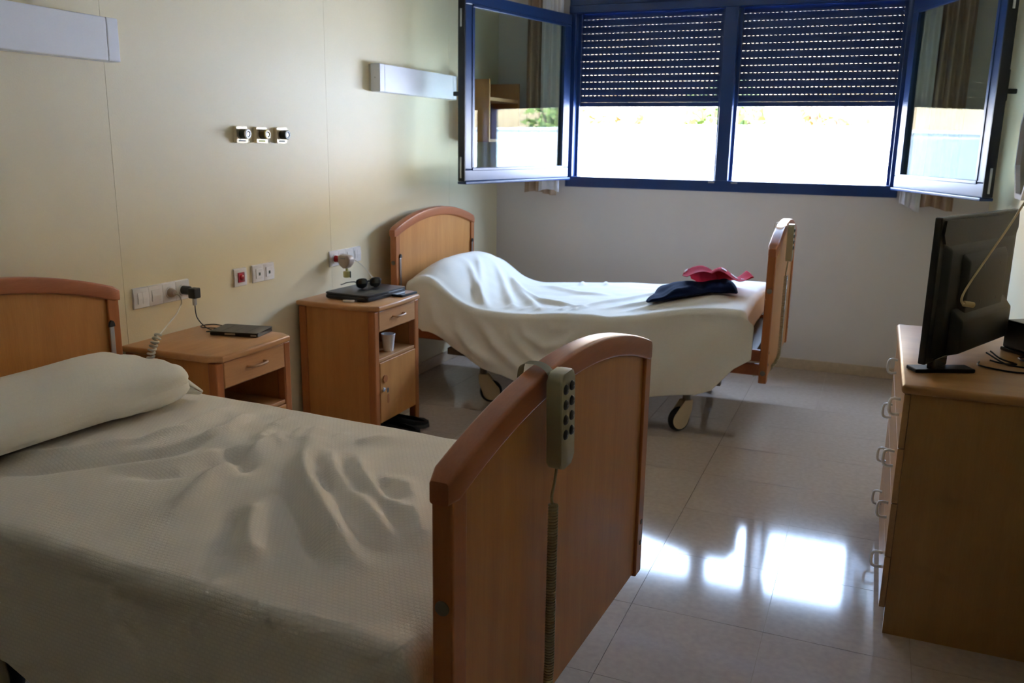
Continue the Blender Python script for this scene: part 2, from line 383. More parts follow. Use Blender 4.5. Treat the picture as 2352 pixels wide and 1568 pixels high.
def shutter(x0, x1, n, label):
    r = thing('roller_shutter', label, 'shutter', (x0, YW+0.085, 0))
    W = x1 - x0; pitch = 0.0456; z_last = 1.772
    bm = bmesh.new()
    prof = []
    hgt = pitch - 0.0011
    for k in range(7):
        t = k/6; prof.append((-0.0035 - 0.004*math.sin(PI*t), hgt*t))
    prof += [(0.004, hgt), (0.004, 0)]
    prism(bm, prof, 0, W, axis='x')
    p = W/n
    for k in range(n):
        box(bm, k*p, k*p + p*0.48, -0.0015, 0.0015, hgt, pitch)
    box(bm, W-0.004, W, -0.0015, 0.0015, hgt, pitch)
    first = None
    for i in range(13):
        z = z_last + 0.0033 + (i-1)*pitch
        if first is None: o = first = obj('slat', bm, 'blue_slat', r, smooth=40)
        else: o = first.copy(); COL.objects.link(o); o.parent = r
        o.location = (0 if i % 2 else 0.0, 0, z)
    obj('bottom_bar', B((0, W, -0.008, 0.008, 1.70, z_last + 0.0033 - pitch - 0.0005), bev=0.003), 'blue_slat', r)
    return r
shutter(WX0+0.060, -1.010, 33, 'half lowered blue slatted roller shutter left of the window mullion')
shutter(-0.905, WX1-0.060, 35, 'half lowered blue slatted roller shutter right of the window mullion')

def curtain(name, xs, y, z0, z1, label, white):
    r = thing(name, label, 'curtain', (0, 0, 0))
    for nm, m, a, b, amp, ph in (('drape', 'curtain', xs[0], xs[1], 0.022, 0.0), ('lining', 'lining', xs[2], xs[3], 0.012, 1.0)):
        nu, nv = 60, 30
        u = np.linspace(0, 1, nu)[:, None]*np.ones((1, nv)); v = np.ones((nu, 1))*np.linspace(0, 1, nv)[None]
        X = a + (b-a)*u; nf = abs(b-a)/0.055
        Y = y + (-0.03 if nm == 'lining' else 0.0) + amp*np.sin(2*PI*nf*u + ph + 0.5*np.sin(3*v)) + 0.004*np.sin(9*v + 5*u)
        Z = z0 + (z1-z0)*v + (0.03*np.sin(2.2*u+white) if nm == 'lining' else 0.012*np.sin(5*u))*(1-v)
        if nm == 'lining': Z = Z + 0.035*(1-u if white > 1 else u)*0*(1-v)
        grid_mesh(nm, np.stack([X, Y, Z], -1), np.stack([X, Z], -1), m, r, thick=0.002)
    return r
curtain('curtain', (-2.335, -2.10, -2.22, -2.063), 5.835, 1.10, 2.70, 'gathered beige curtain with white lining by the left casement', 0.5)
curtain('curtain', (0.24, 0.43, 0.135, 0.25), 5.835, 1.095, 2.70, 'gathered beige curtain with white lining by the right casement', 2.0)

# ------------------------------------------------------------------ outside
struct('ground_outside', B((-30, 30, 6.2, 40, -0.4, -0.15)), 'paving')
gw = struct('garden_wall', B((-14, 14, 10.5, 10.75, -0.2, 1.64), bev=0.01), 'garden_wall')
gw['label'] = 'white rendered garden wall outside the window'
obj('coping', B((-14, 14, 10.46, 10.79, 1.64, 1.68), bev=0.008), 'garden_wall', gw)
nb = struct('shade_block', B((-16, -5.9, 4.5, 8.2, -0.2, 4.2), bev=0.01), 'block_render'); nb['label'] = 'unseen rendered block added to shade part of the garden wall, outside the window'  # unseen block added to keep the sun off the left end of the wall
nu, nv = 60, 40
u = np.linspace(-22, 22, nu)[:, None]*np.ones((1, nv)); v = np.ones((nu, 1))*np.linspace(11.4, 34, nv)[None]
h = 0.6 + (v-11.4)*0.40 + 0.3*waves(u, v, 9, 0.3, 1.4, 3)
hs = grid_mesh('hillside', np.stack([u, v, h], -1), np.stack([u, v], -1), 'earth'); hs['kind'] = 'structure'
def shrub(x, y, rad, hgt, m, label, seed):
    r = thing('shrub', label, 'shrub', (x, y, 0.6 + (y-11.4)*0.40 - 0.15), group='shrubs on the bank behind the garden wall')
    rn = random.Random(seed); bm = bmesh.new(); bs = bmesh.new()
    for k in range(7):
        a = rn.uniform(0, 2*PI); e = Vector((rad*0.7*math.cos(a), rad*0.7*math.sin(a), hgt*rn.uniform(0.6, 0.95)))
        tube(bs, [Vector((0, 0, 0)), e*0.5 + Vector((0, 0, 0.1)), e], [0.04, 0.025, 0.01], 5)
    for k in range(700):
        a = rn.uniform(0, 2*PI); c = rn.uniform(-0.3, 1); q = (rn.uniform(0.45, 1.0))
        s_ = math.sqrt(max(0, 1-c*c)) if c > 0 else 1
        p = Vector((rad*q*s_*math.cos(a), rad*q*s_*math.sin(a), hgt*0.5 + hgt*0.5*c*q))
        d = Vector((rn.uniform(-1, 1), rn.uniform(-1, 1), rn.uniform(-1, 1))).normalized(); e2 = d.orthogonal().normalized()
        L = rn.uniform(0.06, 0.13)
        vs_ = [bm.verts.new(p + d*L), bm.verts.new(p + e2*L*0.45), bm.verts.new(p - d*L), bm.verts.new(p - e2*L*0.45)]
        bm.faces.new(vs_)
    f = obj('foliage', bm, m, r); f['kind'] = 'stuff'; obj('stem', bs, 'branch', r)
for k, (x, y, rad, hg, m, lb) in enumerate(((-5.3, 12.2, 0.75, 1.5, 'leaf_green', 'green shrub above the garden wall mirrored in the right casement glass'), (-3.55, 12.2, 0.7, 1.4, 'leaf_dry', 'dry tan shrub above the garden wall, seen left in the left window half'),
        (-2.0, 12.2, 0.65, 1.6, 'leaf_green', 'green shrub above the garden wall, just left of the mullion'), (-0.5, 12.2, 0.75, 1.5, 'leaf_dry', 'dry tan shrub above the garden wall, just right of the mullion'),
        (1.3, 12.2, 0.8, 1.4, 'leaf_green', 'green shrub above the garden wall behind the right casement'), (3.2, 12.2, 0.85, 1.5, 'leaf_dry', 'dry tan shrub mirrored in the left casement glass'),
        (5.1, 12.2, 0.85, 1.5, 'leaf_green', 'green shrub mirrored in the left casement glass'))):
    shrub(x, y, rad, hg, m, lb, 50+k)

# ------------------------------------------------------------------ left wall fittings
def bed_lamp(ya, yb, label):
    r = thing('wall_lamp', label, 'lamp', (XL, ya, 1.705), group='bed lamps on the left wall')
    L = yb - ya
    obj('mount', B((0, 0.012, 0.002, L-0.002, 0.004, 0.141), bev=0.002), 'lamp_end', r)
    obj('cover', B((0.012, 0.07, 0.052, L-0.052, 0, 0.145), bev=0.004), 'lamp_white', r)
    obj('end_cap', B((0.012, 0.0705, 0.0, 0.0515, 0, 0.1455), bev=0.004), 'lamp_white', r)
    obj('end_cap', B((0.012, 0.0705, L-0.0515, L, 0, 0.1455), bev=0.004), 'lamp_white', r)
    obj('end_screw', B((0.038, 0.044, -0.002, 0.0, 0.07, 0.076)), 'metal', r)
    return r
bed_lamp(1.48, 2.41, 'long white wall lamp above the near bed, cut off by the photo edge')
bed_lamp(4.16, 5.09, 'long white wall lamp above the far bed')

def faceplate(name, y, z, n, label, cat, group=None):
    r = thing(name, label, cat, (XL, y, z), group=group)
    W = 0.071*n + 0.010
    for k in range(n):
        bm = bmesh.new()
        a, b = (0 if k == 0 else 0.005+0.071*k+0.0004), (W if k == n-1 else 0.005+0.071*(k+1)-0.0004)
        prism(bm, [(0, 0), (0.0085, 0.003), (0.0105, 0.041), (0.0085, 0.079), (0, 0.082)], a, b, axis='y', bev=0.0015)
        bmesh.ops.transform(bm, matrix=Matrix.Identity(4), verts=bm.verts[:])
        obj('cover_frame', bm, 'white_plastic', r, smooth=40)
    return r
def at(k): return 0.005 + 0.071*k + 0.0355
def rocker(r, k, two=False):
    c = at(k)
    for a, b in (((c-0.0225, c-0.0005), (c+0.0005, c+0.0225)) if two else ((c-0.0225, c+0.0225),)):
        bm = bmesh.new(); prism(bm, [(0.009, 0.019), (0.0125, 0.019), (0.0145, 0.04), (0.0115, 0.063), (0.009, 0.063)], a, b, axis='y', bev=0.001)
        obj('rocker', bm, 'white_plastic', r)
def rotx(): return Matrix.Rotation(PI/2, 4, 'Y')
def socket(r, k):
    c = at(k); bm = bmesh.new()
    lathe(bm, [(0.0, 0.003), (0.0185, 0.003), (0.0185, 0.0125), (0.0225, 0.0125), (0.0225, 0.006)], 24, Matrix.Translation((0.002, c, 0.041)) @ rotx())
    s = obj('socket', bm, 'white_plastic', r, smooth=40)
    bm = bmesh.new()
    for d in (-0.0095, 0.0095): lathe(bm, [(0, 0.0035), (0.0025, 0.0035), (0.0025, 0.004)], 10, Matrix.Translation((0.002, c+d, 0.041)) @ rotx())
    obj('contact_hole', bm, 'black', s)
def data_jack(r, k):
    c = at(k)
    j = obj('jack_plate', B((0.009, 0.0135, c-0.0225, c+0.0225, 0.019, 0.063), bev=0.0015), 'white_plastic', r)
    obj('jack_port', B((0.0136, 0.0142, c-0.006, c+0.006, 0.032, 0.046)), 'ink_dark', j)
P1 = faceplate('outlet_panel', 2.435, 0.803, 4, 'white four-gang switch and socket panel above the near nightstand', 'outlet')
rocker(P1, 0, True); rocker(P1, 1); socket(P1, 2); socket(P1, 3)
PC = faceplate('call_panel', 3.005, 0.806, 1, 'white wall plate with red square call button', 'call button')
rc = obj('call_button', B((0.0095, 0.0135, at(0)-0.022, at(0)+0.022, 0.019, 0.063), bev=0.002), 'red_plastic', PC)
bm = bmesh.new(); lathe(bm, [(0, 0.0), (0.012, 0.0), (0.013, 0.002), (0.010, 0.005), (0, 0.0065)], 20, Matrix.Translation((0.0136, at(0), 0.041)) @ rotx()); obj('push_dome', bm, 'red_plastic', rc, smooth=50)
PD = faceplate('data_panel', 3.128, 0.807, 2, 'white two-gang data jack plate beside the red call button', 'outlet')
data_jack(PD, 0); data_jack(PD, 1)
P2 = faceplate('outlet_panel', 3.735, 0.804, 4, 'white four-gang socket panel above the far nightstand', 'outlet')
socket(P2, 0); socket(P2, 1); rocker(P2, 2); rocker(P2, 3, True)

def gas(y, ring, body, ink, label):
    r = thing('gas_outlet', label, 'gas outlet', (XL, y, 1.43), group='medical gas outlets on the left wall')
    bm = bmesh.new(); prism(bm, rrect(0.074, 0.070, 0.006, cx=0.037, cy=0.035), 0.0, 0.018, axis='x', bev=0.002)
    obj('plate', bm, 'brushed', r)
    bm = bmesh.new(); lathe(bm, [(0, 0.018), (0.021, 0.018), (0.021, 0.046), (0, 0.046)], 24, Matrix.Translation((0, 0.036, 0.038)) @ rotx())
    b = obj('valve_body', bm, body, r, smooth=40)
    bm = bmesh.new(); lathe(bm, [(0.012, 0.0465), (0.021, 0.0465), (0.0215, 0.05), (0.019, 0.053), (0.012, 0.053), (0.012, 0.0465)], 24, Matrix.Translation((0, 0.036, 0.038)) @ rotx())
    obj('coupling_ring', bm, ring, b, smooth=40)
    bm = bmesh.new(); lathe(bm, [(0, 0.0465), (0.0105, 0.0465), (0.0105, 0.049), (0.006, 0.0495), (0.006, 0.0515), (0.003, 0.0515), (0.003, 0.048), (0, 0.048)], 20, Matrix.Translation((0, 0.036, 0.038)) @ rotx())
    obj('port', bm, 'metal', b, smooth=40)
    obj('name_strip', B((0.0181, 0.0186, 0.014, 0.058, 0.006, 0.0125)), ink, r)
gas(3.058, 'ring_white', 'knob_dark', 'ink_grey', 'metal gas outlet with a white coupling ring, first of the three')
gas(3.190, 'ring_yellow', 'knob_brown', 'ink_green', 'metal gas outlet with a yellow coupling ring, middle of the three')
gas(3.333, 'knob_dark', 'black', 'ink_dark', 'metal gas outlet with a black coupling, nearest the window')

# wall shelf by the window
r = thing('wall_shelf', 'open wooden wall shelf behind the left casement', 'shelf', (XL, 5.256, 1.45))
D, Lh, Hh = 0.22, 0.52, 0.394
obj('side_panel', B((0, D, 0, 0.019, 0, Hh), bev=0.001), 'beech', r); obj('side_panel', B((0, D, Lh-0.019, Lh, 0, Hh), bev=0.001), 'beech', r)
obj('bottom_board', B((0.0, D-0.002, 0.0195, Lh-0.0195, 0, 0.019), bev=0.001), 'beech_top', r)
obj('shelf_board', B((0.0, D-0.002, 0.0195, Lh-0.0195, 0.262, 0.284), bev=0.001), 'beech_top', r)
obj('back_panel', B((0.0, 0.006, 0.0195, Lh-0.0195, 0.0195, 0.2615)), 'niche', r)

# octagonal mirror on the right wall
r = thing('framed_glass', 'white-framed shiny panel on the right wall at the photo edge', 'wall panel', (XR-0.012, 4.58, 1.47)); 
bm = bmesh.new(); oc = [(0.26*math.cos(PI/8+k*PI/4), 0.26*math.sin(PI/8+k*PI/4)) for k in range(8)]; ic = [(0.235*math.cos(PI/8+k*PI/4), 0.235*math.sin(PI/8+k*PI/4)) for k in range(8)]
vo = [[bm.verts.new((x, p, q)) for p, q in o] for x, o in ((0.012, oc), (-0.018, oc), (-0.018, ic), (-0.006, ic))]
for a, b in zip(vo, vo[1:]):
    for k in range(8): bm.faces.new((a[k], a[(k+1) % 8], b[(k+1) % 8], b[k]))
obj('frame', bm, 'white_plastic', r)
bm = bmesh.new(); prism(bm, ic, -0.008, 0.0, axis='x'); obj('glass', bm, 'mirror', r)

# ------------------------------------------------------------------ beds
BW, ZB, ZT, RISE = 1.05, 0.318, 0.945, 0.093
def arch_z(y, top=ZT): return top + RISE*(1-(2*y/BW)**2)
def board(bed, x, out, bolts, name, zt):
    """arched end board at local x (inner face), thickness towards out (+1/-1)"""
    e = obj(name, bmesh.new(), 'beech', bed)
    bm = bmesh.new(); n = 28; hw = BW/2
    def xs(a, b): return (x+out*a, x+out*b) if out > 0 else (x+out*b, x+out*a)
    ys = [-hw+0.052 + (2*hw-0.104)*k/n for k in range(n+1)]
    ol = [(ys[0], ZB+0.01), (ys[-1], ZB+0.01)] + [(y, arch_z(y, zt)-0.046) for y in ys[::-1]]
    prism(bm, ol, *xs(0.010, 0.030), axis='x')
    bm.to_mesh(e.data); bm.free()
    if not e.data.materials: e.data.materials.append(M['beech'])
    for s in (-1, 1):
        y0_, y1_ = sorted((s*(hw-0.006), s*(hw-0.0525)))
        p = obj('post', B((*xs(0.0, 0.038), y0_, y1_, ZB, zt-0.030), bev=0.004), 'beech_post', e)
        for zb in bolts:
            bmb = bmesh.new(); lathe(bmb, [(0.0, 0.005), (0.009, 0.0045), (0.0125, 0.0025), (0.0125, 0.0)], 18, Matrix.Translation((x+out*0.019, s*(hw-0.006), zb)) @ Matrix.Rotation(-s*PI/2, 4, 'X'))
            obj('bolt_cap', bmb, 'frame_steel', p, smooth=50)
    bm = bmesh.new(); n = 40
    cs = rrect(0.046, 0.052, 0.007, 4)
    rings = []
    for k in range(n+1):
        y = -hw-0.003 + (2*hw+0.006)*k/n
        d = min(1.0, 1-abs(2*k/n-1)); sc = 1.0 if d > 0.03 else 0.72 + 0.28*math.sqrt(max(0, 1-(1-d/0.03)**2))
        tz = -2*RISE*2*y/BW*2/BW*0.5; zc = arch_z(min(max(y, -hw), hw), zt) - 0.026
        rings.append([bm.verts.new((x+out*0.019+a*sc, y, zc+b*sc)) for a, b in cs])
    m_ = len(cs)
    for a, b in zip(rings, rings[1:]):
        for k in range(m_): bm.faces.new((a[k], a[(k+1) % m_], b[(k+1) % m_], b[k]))
    bm.faces.new(rings[0][::-1]); bm.faces.new(rings[-1])
    obj('top_rail', bm, 'beech_rail', e, smooth=35)
    return e
def caster(bed, x, y, ang, k):
    c = obj('caster', bmesh.new(), 'cream_plastic', bed, loc=(x, y, 0), rot=(0, 0, ang))
    bm = bmesh.new()
    # moulded fork: two side cheeks and a neck
    for s in (-1, 1):
        ol = [(-0.048+0.05*math.cos(a), 0.064+0.05*math.sin(a)) for a in [math.radians(v) for v in range(150, 361, 15)]] + [(0.022, 0.11), (0.024, 0.165), (-0.028, 0.165), (-0.06, 0.125)]
        a0, a1 = sorted((s*0.019, s*0.024)); prism(bm, ol, a0, a1, axis='y', bev=0.0015)
    box(bm, -0.03, 0.025, -0.0185, 0.0185, 0.135, 0.166, bev=0.006)
    bm.to_mesh(c.data); bm.free()
    bm = bmesh.new(); lathe(bm, [(0.040, -0.014), (0.058, -0.016), (0.0635, -0.008), (0.0635, 0.008), (0.058, 0.016), (0.040, 0.014), (0.040, -0.014)], 32, Matrix.Translation((-0.045, 0, 0.0635)) @ Matrix.Rotation(PI/2, 4, 'X'))
    t = obj('tire', bm, 'rubber', c, smooth=40)
    bm = bmesh.new(); lathe(bm, [(0, -0.013), (0.0395, -0.013), (0.0395, 0.013), (0, 0.013)], 24, Matrix.Translation((-0.045, 0, 0.0635)) @ Matrix.Rotation(PI/2, 4, 'X')); obj('hub', bm, 'cream_plastic', c, smooth=40)
    bm = bmesh.new(); lathe(bm, [(0, 0.167), (0.02, 0.167), (0.02, 0.20), (0.015, 0.24), (0, 0.24)], 16); obj('stem', bm, 'frame_steel', c, smooth=40)
    return c
def make_bed(loc, rz, L, label, casters, bolts, zh, zf):
    b = thing('hospital_bed', label, 'bed', loc, rz)
    h = board(b, 0.0, -1, bolts, 'headboard', zh); f = board(b, L, 1, bolts, 'footboard', zf)
    for s in (-1, 1):
        g = obj('guide_strip', B((0.0005, 0.006, s*0.478-0.009, s*0.478+0.009, 0.40, 0.80), bev=0.002), 'metal', h)
        bm = bmesh.new(); prism(bm, [(s*0.478+0.011*math.cos(math.radians(a)), 0.8005+0.022*math.sin(math.radians(a))) for a in range(0, 181, 15)], 0.0005, 0.009, axis='x'); obj('strip_cap', bm, 'dark_button', h)
        for bz in (0.41, 0.47): obj('screw', B((L+0.0385, L+0.0405, s*0.496-0.006, s*0.496+0.006, bz-0.006, bz+0.006), bev=0.0018), 'frame_steel', f)
        for z0, z1 in ((0.345, 0.405), (0.415, 0.475)):
            bm = bmesh.new(); prism(bm, rrect(0.026, z1-z0, 0.009, cx=s*0.468, cy=(z0+z1)/2), 0.003, L-0.003, axis='x'); obj('side_rail', bm, 'beech_rail', b, smooth=40)
    obj('mattress_base', B((0.03, L-0.03, -0.46, 0.46, 0.42, 0.46), bev=0.004), 'frame_steel', b)
    for s in (-1, 1): obj('frame_beam', B((0.25, L-0.20, s*0.36-0.02, s*0.36+0.02, 0.241, 0.281), bev=0.004), 'frame_steel', b)
    for x in (0.50, L-0.40): obj('cross_beam', B((x-0.025, x+0.025, -0.46, 0.46, 0.2415, 0.2805), bev=0.004), 'frame_steel', b)
    for x in (0.7, L-0.7):
        for s in (-1, 1):
            bm = bmesh.new(); tube(bm, [(x, s*0.30, 0.26), (x+0.16*(1 if x < 1 else -1), s*0.30, 0.44)], 0.02, 8); obj('lift_arm', bm, 'frame_steel', b, smooth=40)
    for x, y, a in casters: caster(b, x, y, a, 0)
    return b
NB_L, FB_L = 1.90, 2.02
near_bed = make_bed((-2.453, 1.711, 0), math.radians(-3), NB_L, 'wooden hospital bed in the foreground with arched footboard and white bedding', [(0.42, -0.30, 2.9), (0.5, 0.42, 2.0), (1.45, -0.40, 0.4), (1.45, 0.42, 2.0)], (0.735, 0.40), 0.931, 0.957)
far_bed = make_bed((-2.462, 4.74, 0), 0.0, FB_L, 'wooden hospital bed under the window with white bedding and clothes', [(0.50, -0.42, PI+0.35), (0.5, 0.42, 2.0), (1.66, -0.42, 0.9), (1.62, 0.42, 2.0)], (0.775, 0.37), 0.968, 0.985)

# mattresses
def mattress(bedloc, rz, xs, zt, hw, label):
    nu, nv = len(xs), 3
    bm = bmesh.new(); ol = [(x, 0.462) for x in (xs[0], xs[-1])] + [(x, zt(x)) for x in xs[::-1]]
    prism(bm, ol, -hw, hw, axis='y', bev=0.02, seg=3)
    o = obj('mattress', bm, 'mattress', None, smooth=50, loc=bedloc, rot=(0, 0, rz)); tag(o, label, 'mattress'); return o
def far_top(x):
    x = np.asarray(x, float)
    z = 0.565 + 0.035*sstep(0.6, 1.2, x) + 0.09*sstep(1.2, 1.80, x)
    return z
def far_pillow(x): return 0.215*np.exp(-((np.asarray(x)-0.16)/0.20)**2)
mattress((-2.453, 1.711, 0), math.radians(-3), [0.04 + (NB_L-0.12)*k/10 for k in range(11)], lambda x: 0.585, 0.445, 'mattress under the white spread of the near bed')
mattress((-2.462, 4.74, 0), 0, [0.04 + 1.86*k/24 for k in range(25)], lambda x: float(far_top(x)) - 0.03, 0.44, 'mattress under the white spread of the far bed')

# ---- bedspreads: sheets draped over the mattress box
def spread(name, label, bedloc, rz, xa, xf, dropA, hw, top_fn, near_drop, far_drop, side_lines, top_lines, mname, nu, nv, noise_amp, flare, seed):
    R = 0.035
    tot_near = float(np.max(near_drop[:, 1]))
    a = np.linspace(0, 1, nu); na = int(nu*0.90)
    X1 = np.concatenate([np.linspace(xa, xf, na), xf + np.linspace(0, 1, nu-na+1)[1:]*dropA])
    b = np.concatenate([np.linspace(-1, 0, int(nv*0.42)), np.linspace(0, 1, int(nv*0.48))[1:], 1 + np.linspace(0, 1, int(nv*0.12))[1:]])
    # b in [-1,0]: near side drop ; [0,1]: top ; [1,2]: far side drop
    A, Bp = np.meshgrid(X1, b, indexing='ij')
    drop_near = np.interp(A, near_drop[:, 0], near_drop[:, 1])
    s = np.where(Bp < 0, -Bp*drop_near, np.where(Bp > 1, (Bp-1)*far_drop, 0.0))
    q = PI*R/2
    arc = np.clip(s, 0, q)/R
    dy = R*np.sin(arc); dz = R*(1-np.cos(arc)) + np.clip(s-q, 0, None)
    ytop = -hw + 2*hw*np.clip(Bp, 0, 1)
    Yv = np.where(Bp < 0, -hw - dy, np.where(Bp > 1, hw + dy, ytop))
    over = np.clip(A-xf, 0, None); w_side = sstep(0.0, 0.10, s)
    Rf = 0.04; arcx = np.clip(over, 0, PI*Rf/2)/Rf
    dxf = Rf*np.sin(arcx); dzf = Rf*(1-np.cos(arcx)) + np.clip(over-PI*Rf/2, 0, None)
    Xv = np.minimum(A, xf) + dxf*(1-w_side) + np.minimum(over, 0.075)*w_side
    Zt = top_fn(np.minimum(A, xf), np.clip(Yv, -hw, hw))
    Zv = Zt - dz - dzf*(1-w_side)
    # creases
    onside = (Bp < 0)
    wt = np.where(s > 0, np.clip(1-s/0.06, 0, 1), 1.0)
    wob = noise_amp*(0.6*waves(A, Yv, 14, 6, 22, seed) + 0.4*waves(A, Yv, 14, 25, 60, seed+1))
    Zv = Zv + wt*(ridges(A, ytop, [((1.6 if w_ > 0.021 else 0.85)*q_, (0.85 if w_ > 0.021 else 1.1)*w_, p_) for q_, w_, p_ in top_lines]) + wob)
    sd = ridges(A, Zv, side_lines)
    fold = sstep(0.02, 0.15, s)*(sd + noise_amp*1.6*waves(A, Zv*0.4, 10, 5, 16, seed+2)) + flare*sstep(0.05, 0.45, s)
    Yv = np.where(onside, Yv - fold, np.where(Bp > 1, Yv + 0.01*sstep(0, .2, s), Yv))
    U = A; V = np.where(Bp < 0, -hw - s, np.where(Bp > 1, hw + s, ytop))
    o = grid_mesh(name, np.stack([Xv, Yv, Zv], -1), np.stack([U, V], -1), mname, None, thick=0.004)
    o.location = bedloc; o.rotation_euler = (0, 0, rz)
    tag(o, label, 'bedspread'); return o
N_TOP = [(-0.016, 0.035, [(0.512, -0.3), (0.645, -0.154), (0.764, -0.007), (0.792, 0.106)]), (0.012, 0.03, [(0.427, -0.241), (0.546, -0.142), (0.644, 0.028)]),
 (0.016, 0.03, [(0.947, 0.23), (0.989, 0.021), (1.012, -0.102), (1.076, -0.272)]), (-0.022, 0.035, [(0.875, 0.102), (0.95, 0.063), (1.04, -0.01)]),
 (-0.02, 0.03, [(1.144, 0.016), (1.213, -0.058), (1.372, -0.196), (1.527, -0.32)]), (0.022, 0.035, [(1.067, 0.253), (1.150, 0.097), (1.25, -0.02), (1.42, -0.165), (1.58, -0.29)]),
 (-0.016, 0.025, [(1.127, 0.167), (1.207, 0.066), (1.327, -0.029)]), (0.018, 0.03, [(1.163, 0.185), (1.250, 0.087), (1.375, -0.009), (1.594, -0.182)]),
 (-0.015, 0.025, [(1.209, 0.192), (1.279, 0.088), (1.421, -0.037)]), (0.014, 0.03, [(1.25, 0.19), (1.325, 0.091), (1.444, 0.003), (1.586, -0.085)]),
 (-0.018, 0.03, [(1.184, -0.189), (1.252, -0.295), (1.314, -0.366)]), (0.014, 0.035, [(1.215, -0.159), (1.31, -0.292), (1.40, -0.377)]),
 (-0.012, 0.025, [(1.381, 0.092), (1.506, -0.021)]), (0.012, 0.035, [(1.40, 0.115), (1.44, 0.11), (1.53, 0.015), (1.696, -0.195)]),
 (0.012, 0.014, [(0.887, 0.263), (0.904, 0.207), (0.934, 0.182)]), (0.013, 0.015, [(0.933, 0.266), (0.959, 0.216), (1.006, 0.18)]), (0.014, 0.013, [(0.953, 0.34), (0.998, 0.216)]),
 (0.016, 0.018, [(0.993, 0.36), (1.036, 0.216)]), (0.010, 0.018, [(1.088, 0.36), (1.122, 0.202)]), (0.012, 0.022, [(0.72, 0.36), (0.777, 0.204), (0.77, 0.095)]), (0.012, 0.025, [(0.62, 0.38), (0.668, 0.146), (0.644, 0.028)]),
 (-0.012, 0.03, [(0.821, -0.17), (0.912, -0.089), (0.918, 0.056)]), (0.010, 0.02, [(0.74, -0.18), (0.852, -0.016), (0.891, 0.118)]), (0.010, 0.016, [(0.85, 0.40), (0.86, 0.30)]), (0.010, 0.014, [(1.2, 0.40), (1.17, 0.30)])]
N_SIDE = [(0.03, 0.05, [(1.72, 0.56), (1.66, 0.40), (1.60, 0.2)]), (-0.02, 0.04, [(1.80, 0.5), (1.76, 0.3)]), (0.012, 0.09, [(0.5, 0.55), (0.62, 0.2)])]
spread('bedspread', 'wrinkled off-white spread over the near bed', (-2.453, 1.711, 0), math.radians(-3), 0.06, NB_L-0.095, 0.16, 0.465,
       lambda x, y: 0.628 - 0.012*(y/0.465)**2 + 0*x, np.array([(0, 0.28), (0.8, 0.33), (0.95, 0.38), (1.2, 0.46), (2, 0.48)]), 0.16, N_SIDE, N_TOP, 'spread', 240, 230, 0.0022, 0.03, 11)
F_SIDE = [(0.022, 0.03, [(0.378, 0.50), (0.391, 0.425), (0.472, 0.334), (0.631, 0.241)]), (0.02, 0.03, [(0.497, 0.521), (0.603, 0.373), (0.759, 0.268), (0.888, 0.173)]), (0.02, 0.03, [(0.653, 0.53), (0.719, 0.409), (0.886, 0.282), (1.085, 0.209)]),
 (0.018, 0.028, [(0.754, 0.54), (0.794, 0.441), (0.908, 0.381), (1.03, 0.417), (1.109, 0.56)]), (0.014, 0.022, [(0.904, 0.55), (0.942, 0.491), (1.027, 0.499), (1.085, 0.56)]), (0.012, 0.03, [(1.122, 0.543), (1.103, 0.401), (0.984, 0.317)]),
 (0.012, 0.06, [(1.871, 0.62), (1.632, 0.39), (1.462, 0.209)]), (0.010, 0.05, [(1.487, 0.58), (1.36, 0.429), (1.227, 0.274)]), (0.014, 0.035, [(0.215, 0.607), (0.255, 0.462), (0.418, 0.329)])]
F_TOP = [(0.016, 0.03, [(0.26, -0.10), (0.40, -0.28), (0.52, -0.43)]), (0.016, 0.028, [(0.233, 0.086), (0.36, -0.15), (0.47, -0.38)]), (0.016, 0.03, [(0.30, 0.22), (0.42, 0.05), (0.66, -0.38)]), (0.014, 0.03, [(0.36, 0.3), (0.514, 0.043), (0.82, -0.40)]),
 (0.014, 0.025, [(0.425, 0.188), (0.744, -0.188), (1.033, -0.351)]), (0.010, 0.03, [(1.033, -0.351), (1.309, 0.0), (1.686, 0.2)]), (0.011, 0.03, [(1.181, -0.36), (1.50, -0.15), (1.85, 0.05)]), (0.010, 0.03, [(0.595, 0.278), (0.896, 0.062), (1.101, -0.001)]),
 (0.010, 0.02, [(0.62, -0.42), (0.66, -0.34)]), (0.010, 0.02, [(0.72, -0.43), (0.75, -0.35)]), (0.010, 0.02, [(0.82, -0.43), (0.86, -0.35)]), (0.010, 0.02, [(0.95, -0.43), (0.97, -0.35)]), (0.012, 0.02, [(1.02, -0.43), (1.07, -0.33)]), (0.010, 0.022, [(0.8, 0.43), (0.84, 0.3)]), (0.010, 0.022, [(0.95, 0.43), (1.0, 0.3)]), (0.009, 0.03, [(1.3, -0.40), (1.86, -0.22)])]
spread('bedspread', 'white spread over the far bed, one side hanging low', (-2.462, 4.74, 0), 0.0, 0.055, FB_L-0.115, 0.17, 0.475,
       lambda x, y: far_top(x) + far_pillow(x)*(1-0.22*np.clip((np.abs(y)-0.15)/0.30, 0, 1)**2) - 0.02*(y/0.455)**2 + 0.03*np.clip(y/0.455, 0, 1)*sstep(0.3, 0.7, x)*(1-sstep(1.2, 1.8, x)),
       np.array([(0.0, 0.22), (0.17, 0.33), (0.30, 0.30), (0.43, 0.30), (0.54, 0.34), (0.66, 0.36), (0.9, 0.44), (1.2, 0.45), (1.5, 0.455), (1.72, 0.46), (1.80, 0.43), (1.90, 0.31), (2.075, 0.19)]),
       0.18, F_SIDE, F_TOP, 'spread_far', 200, 180, 0.0022, 0.03, 23)

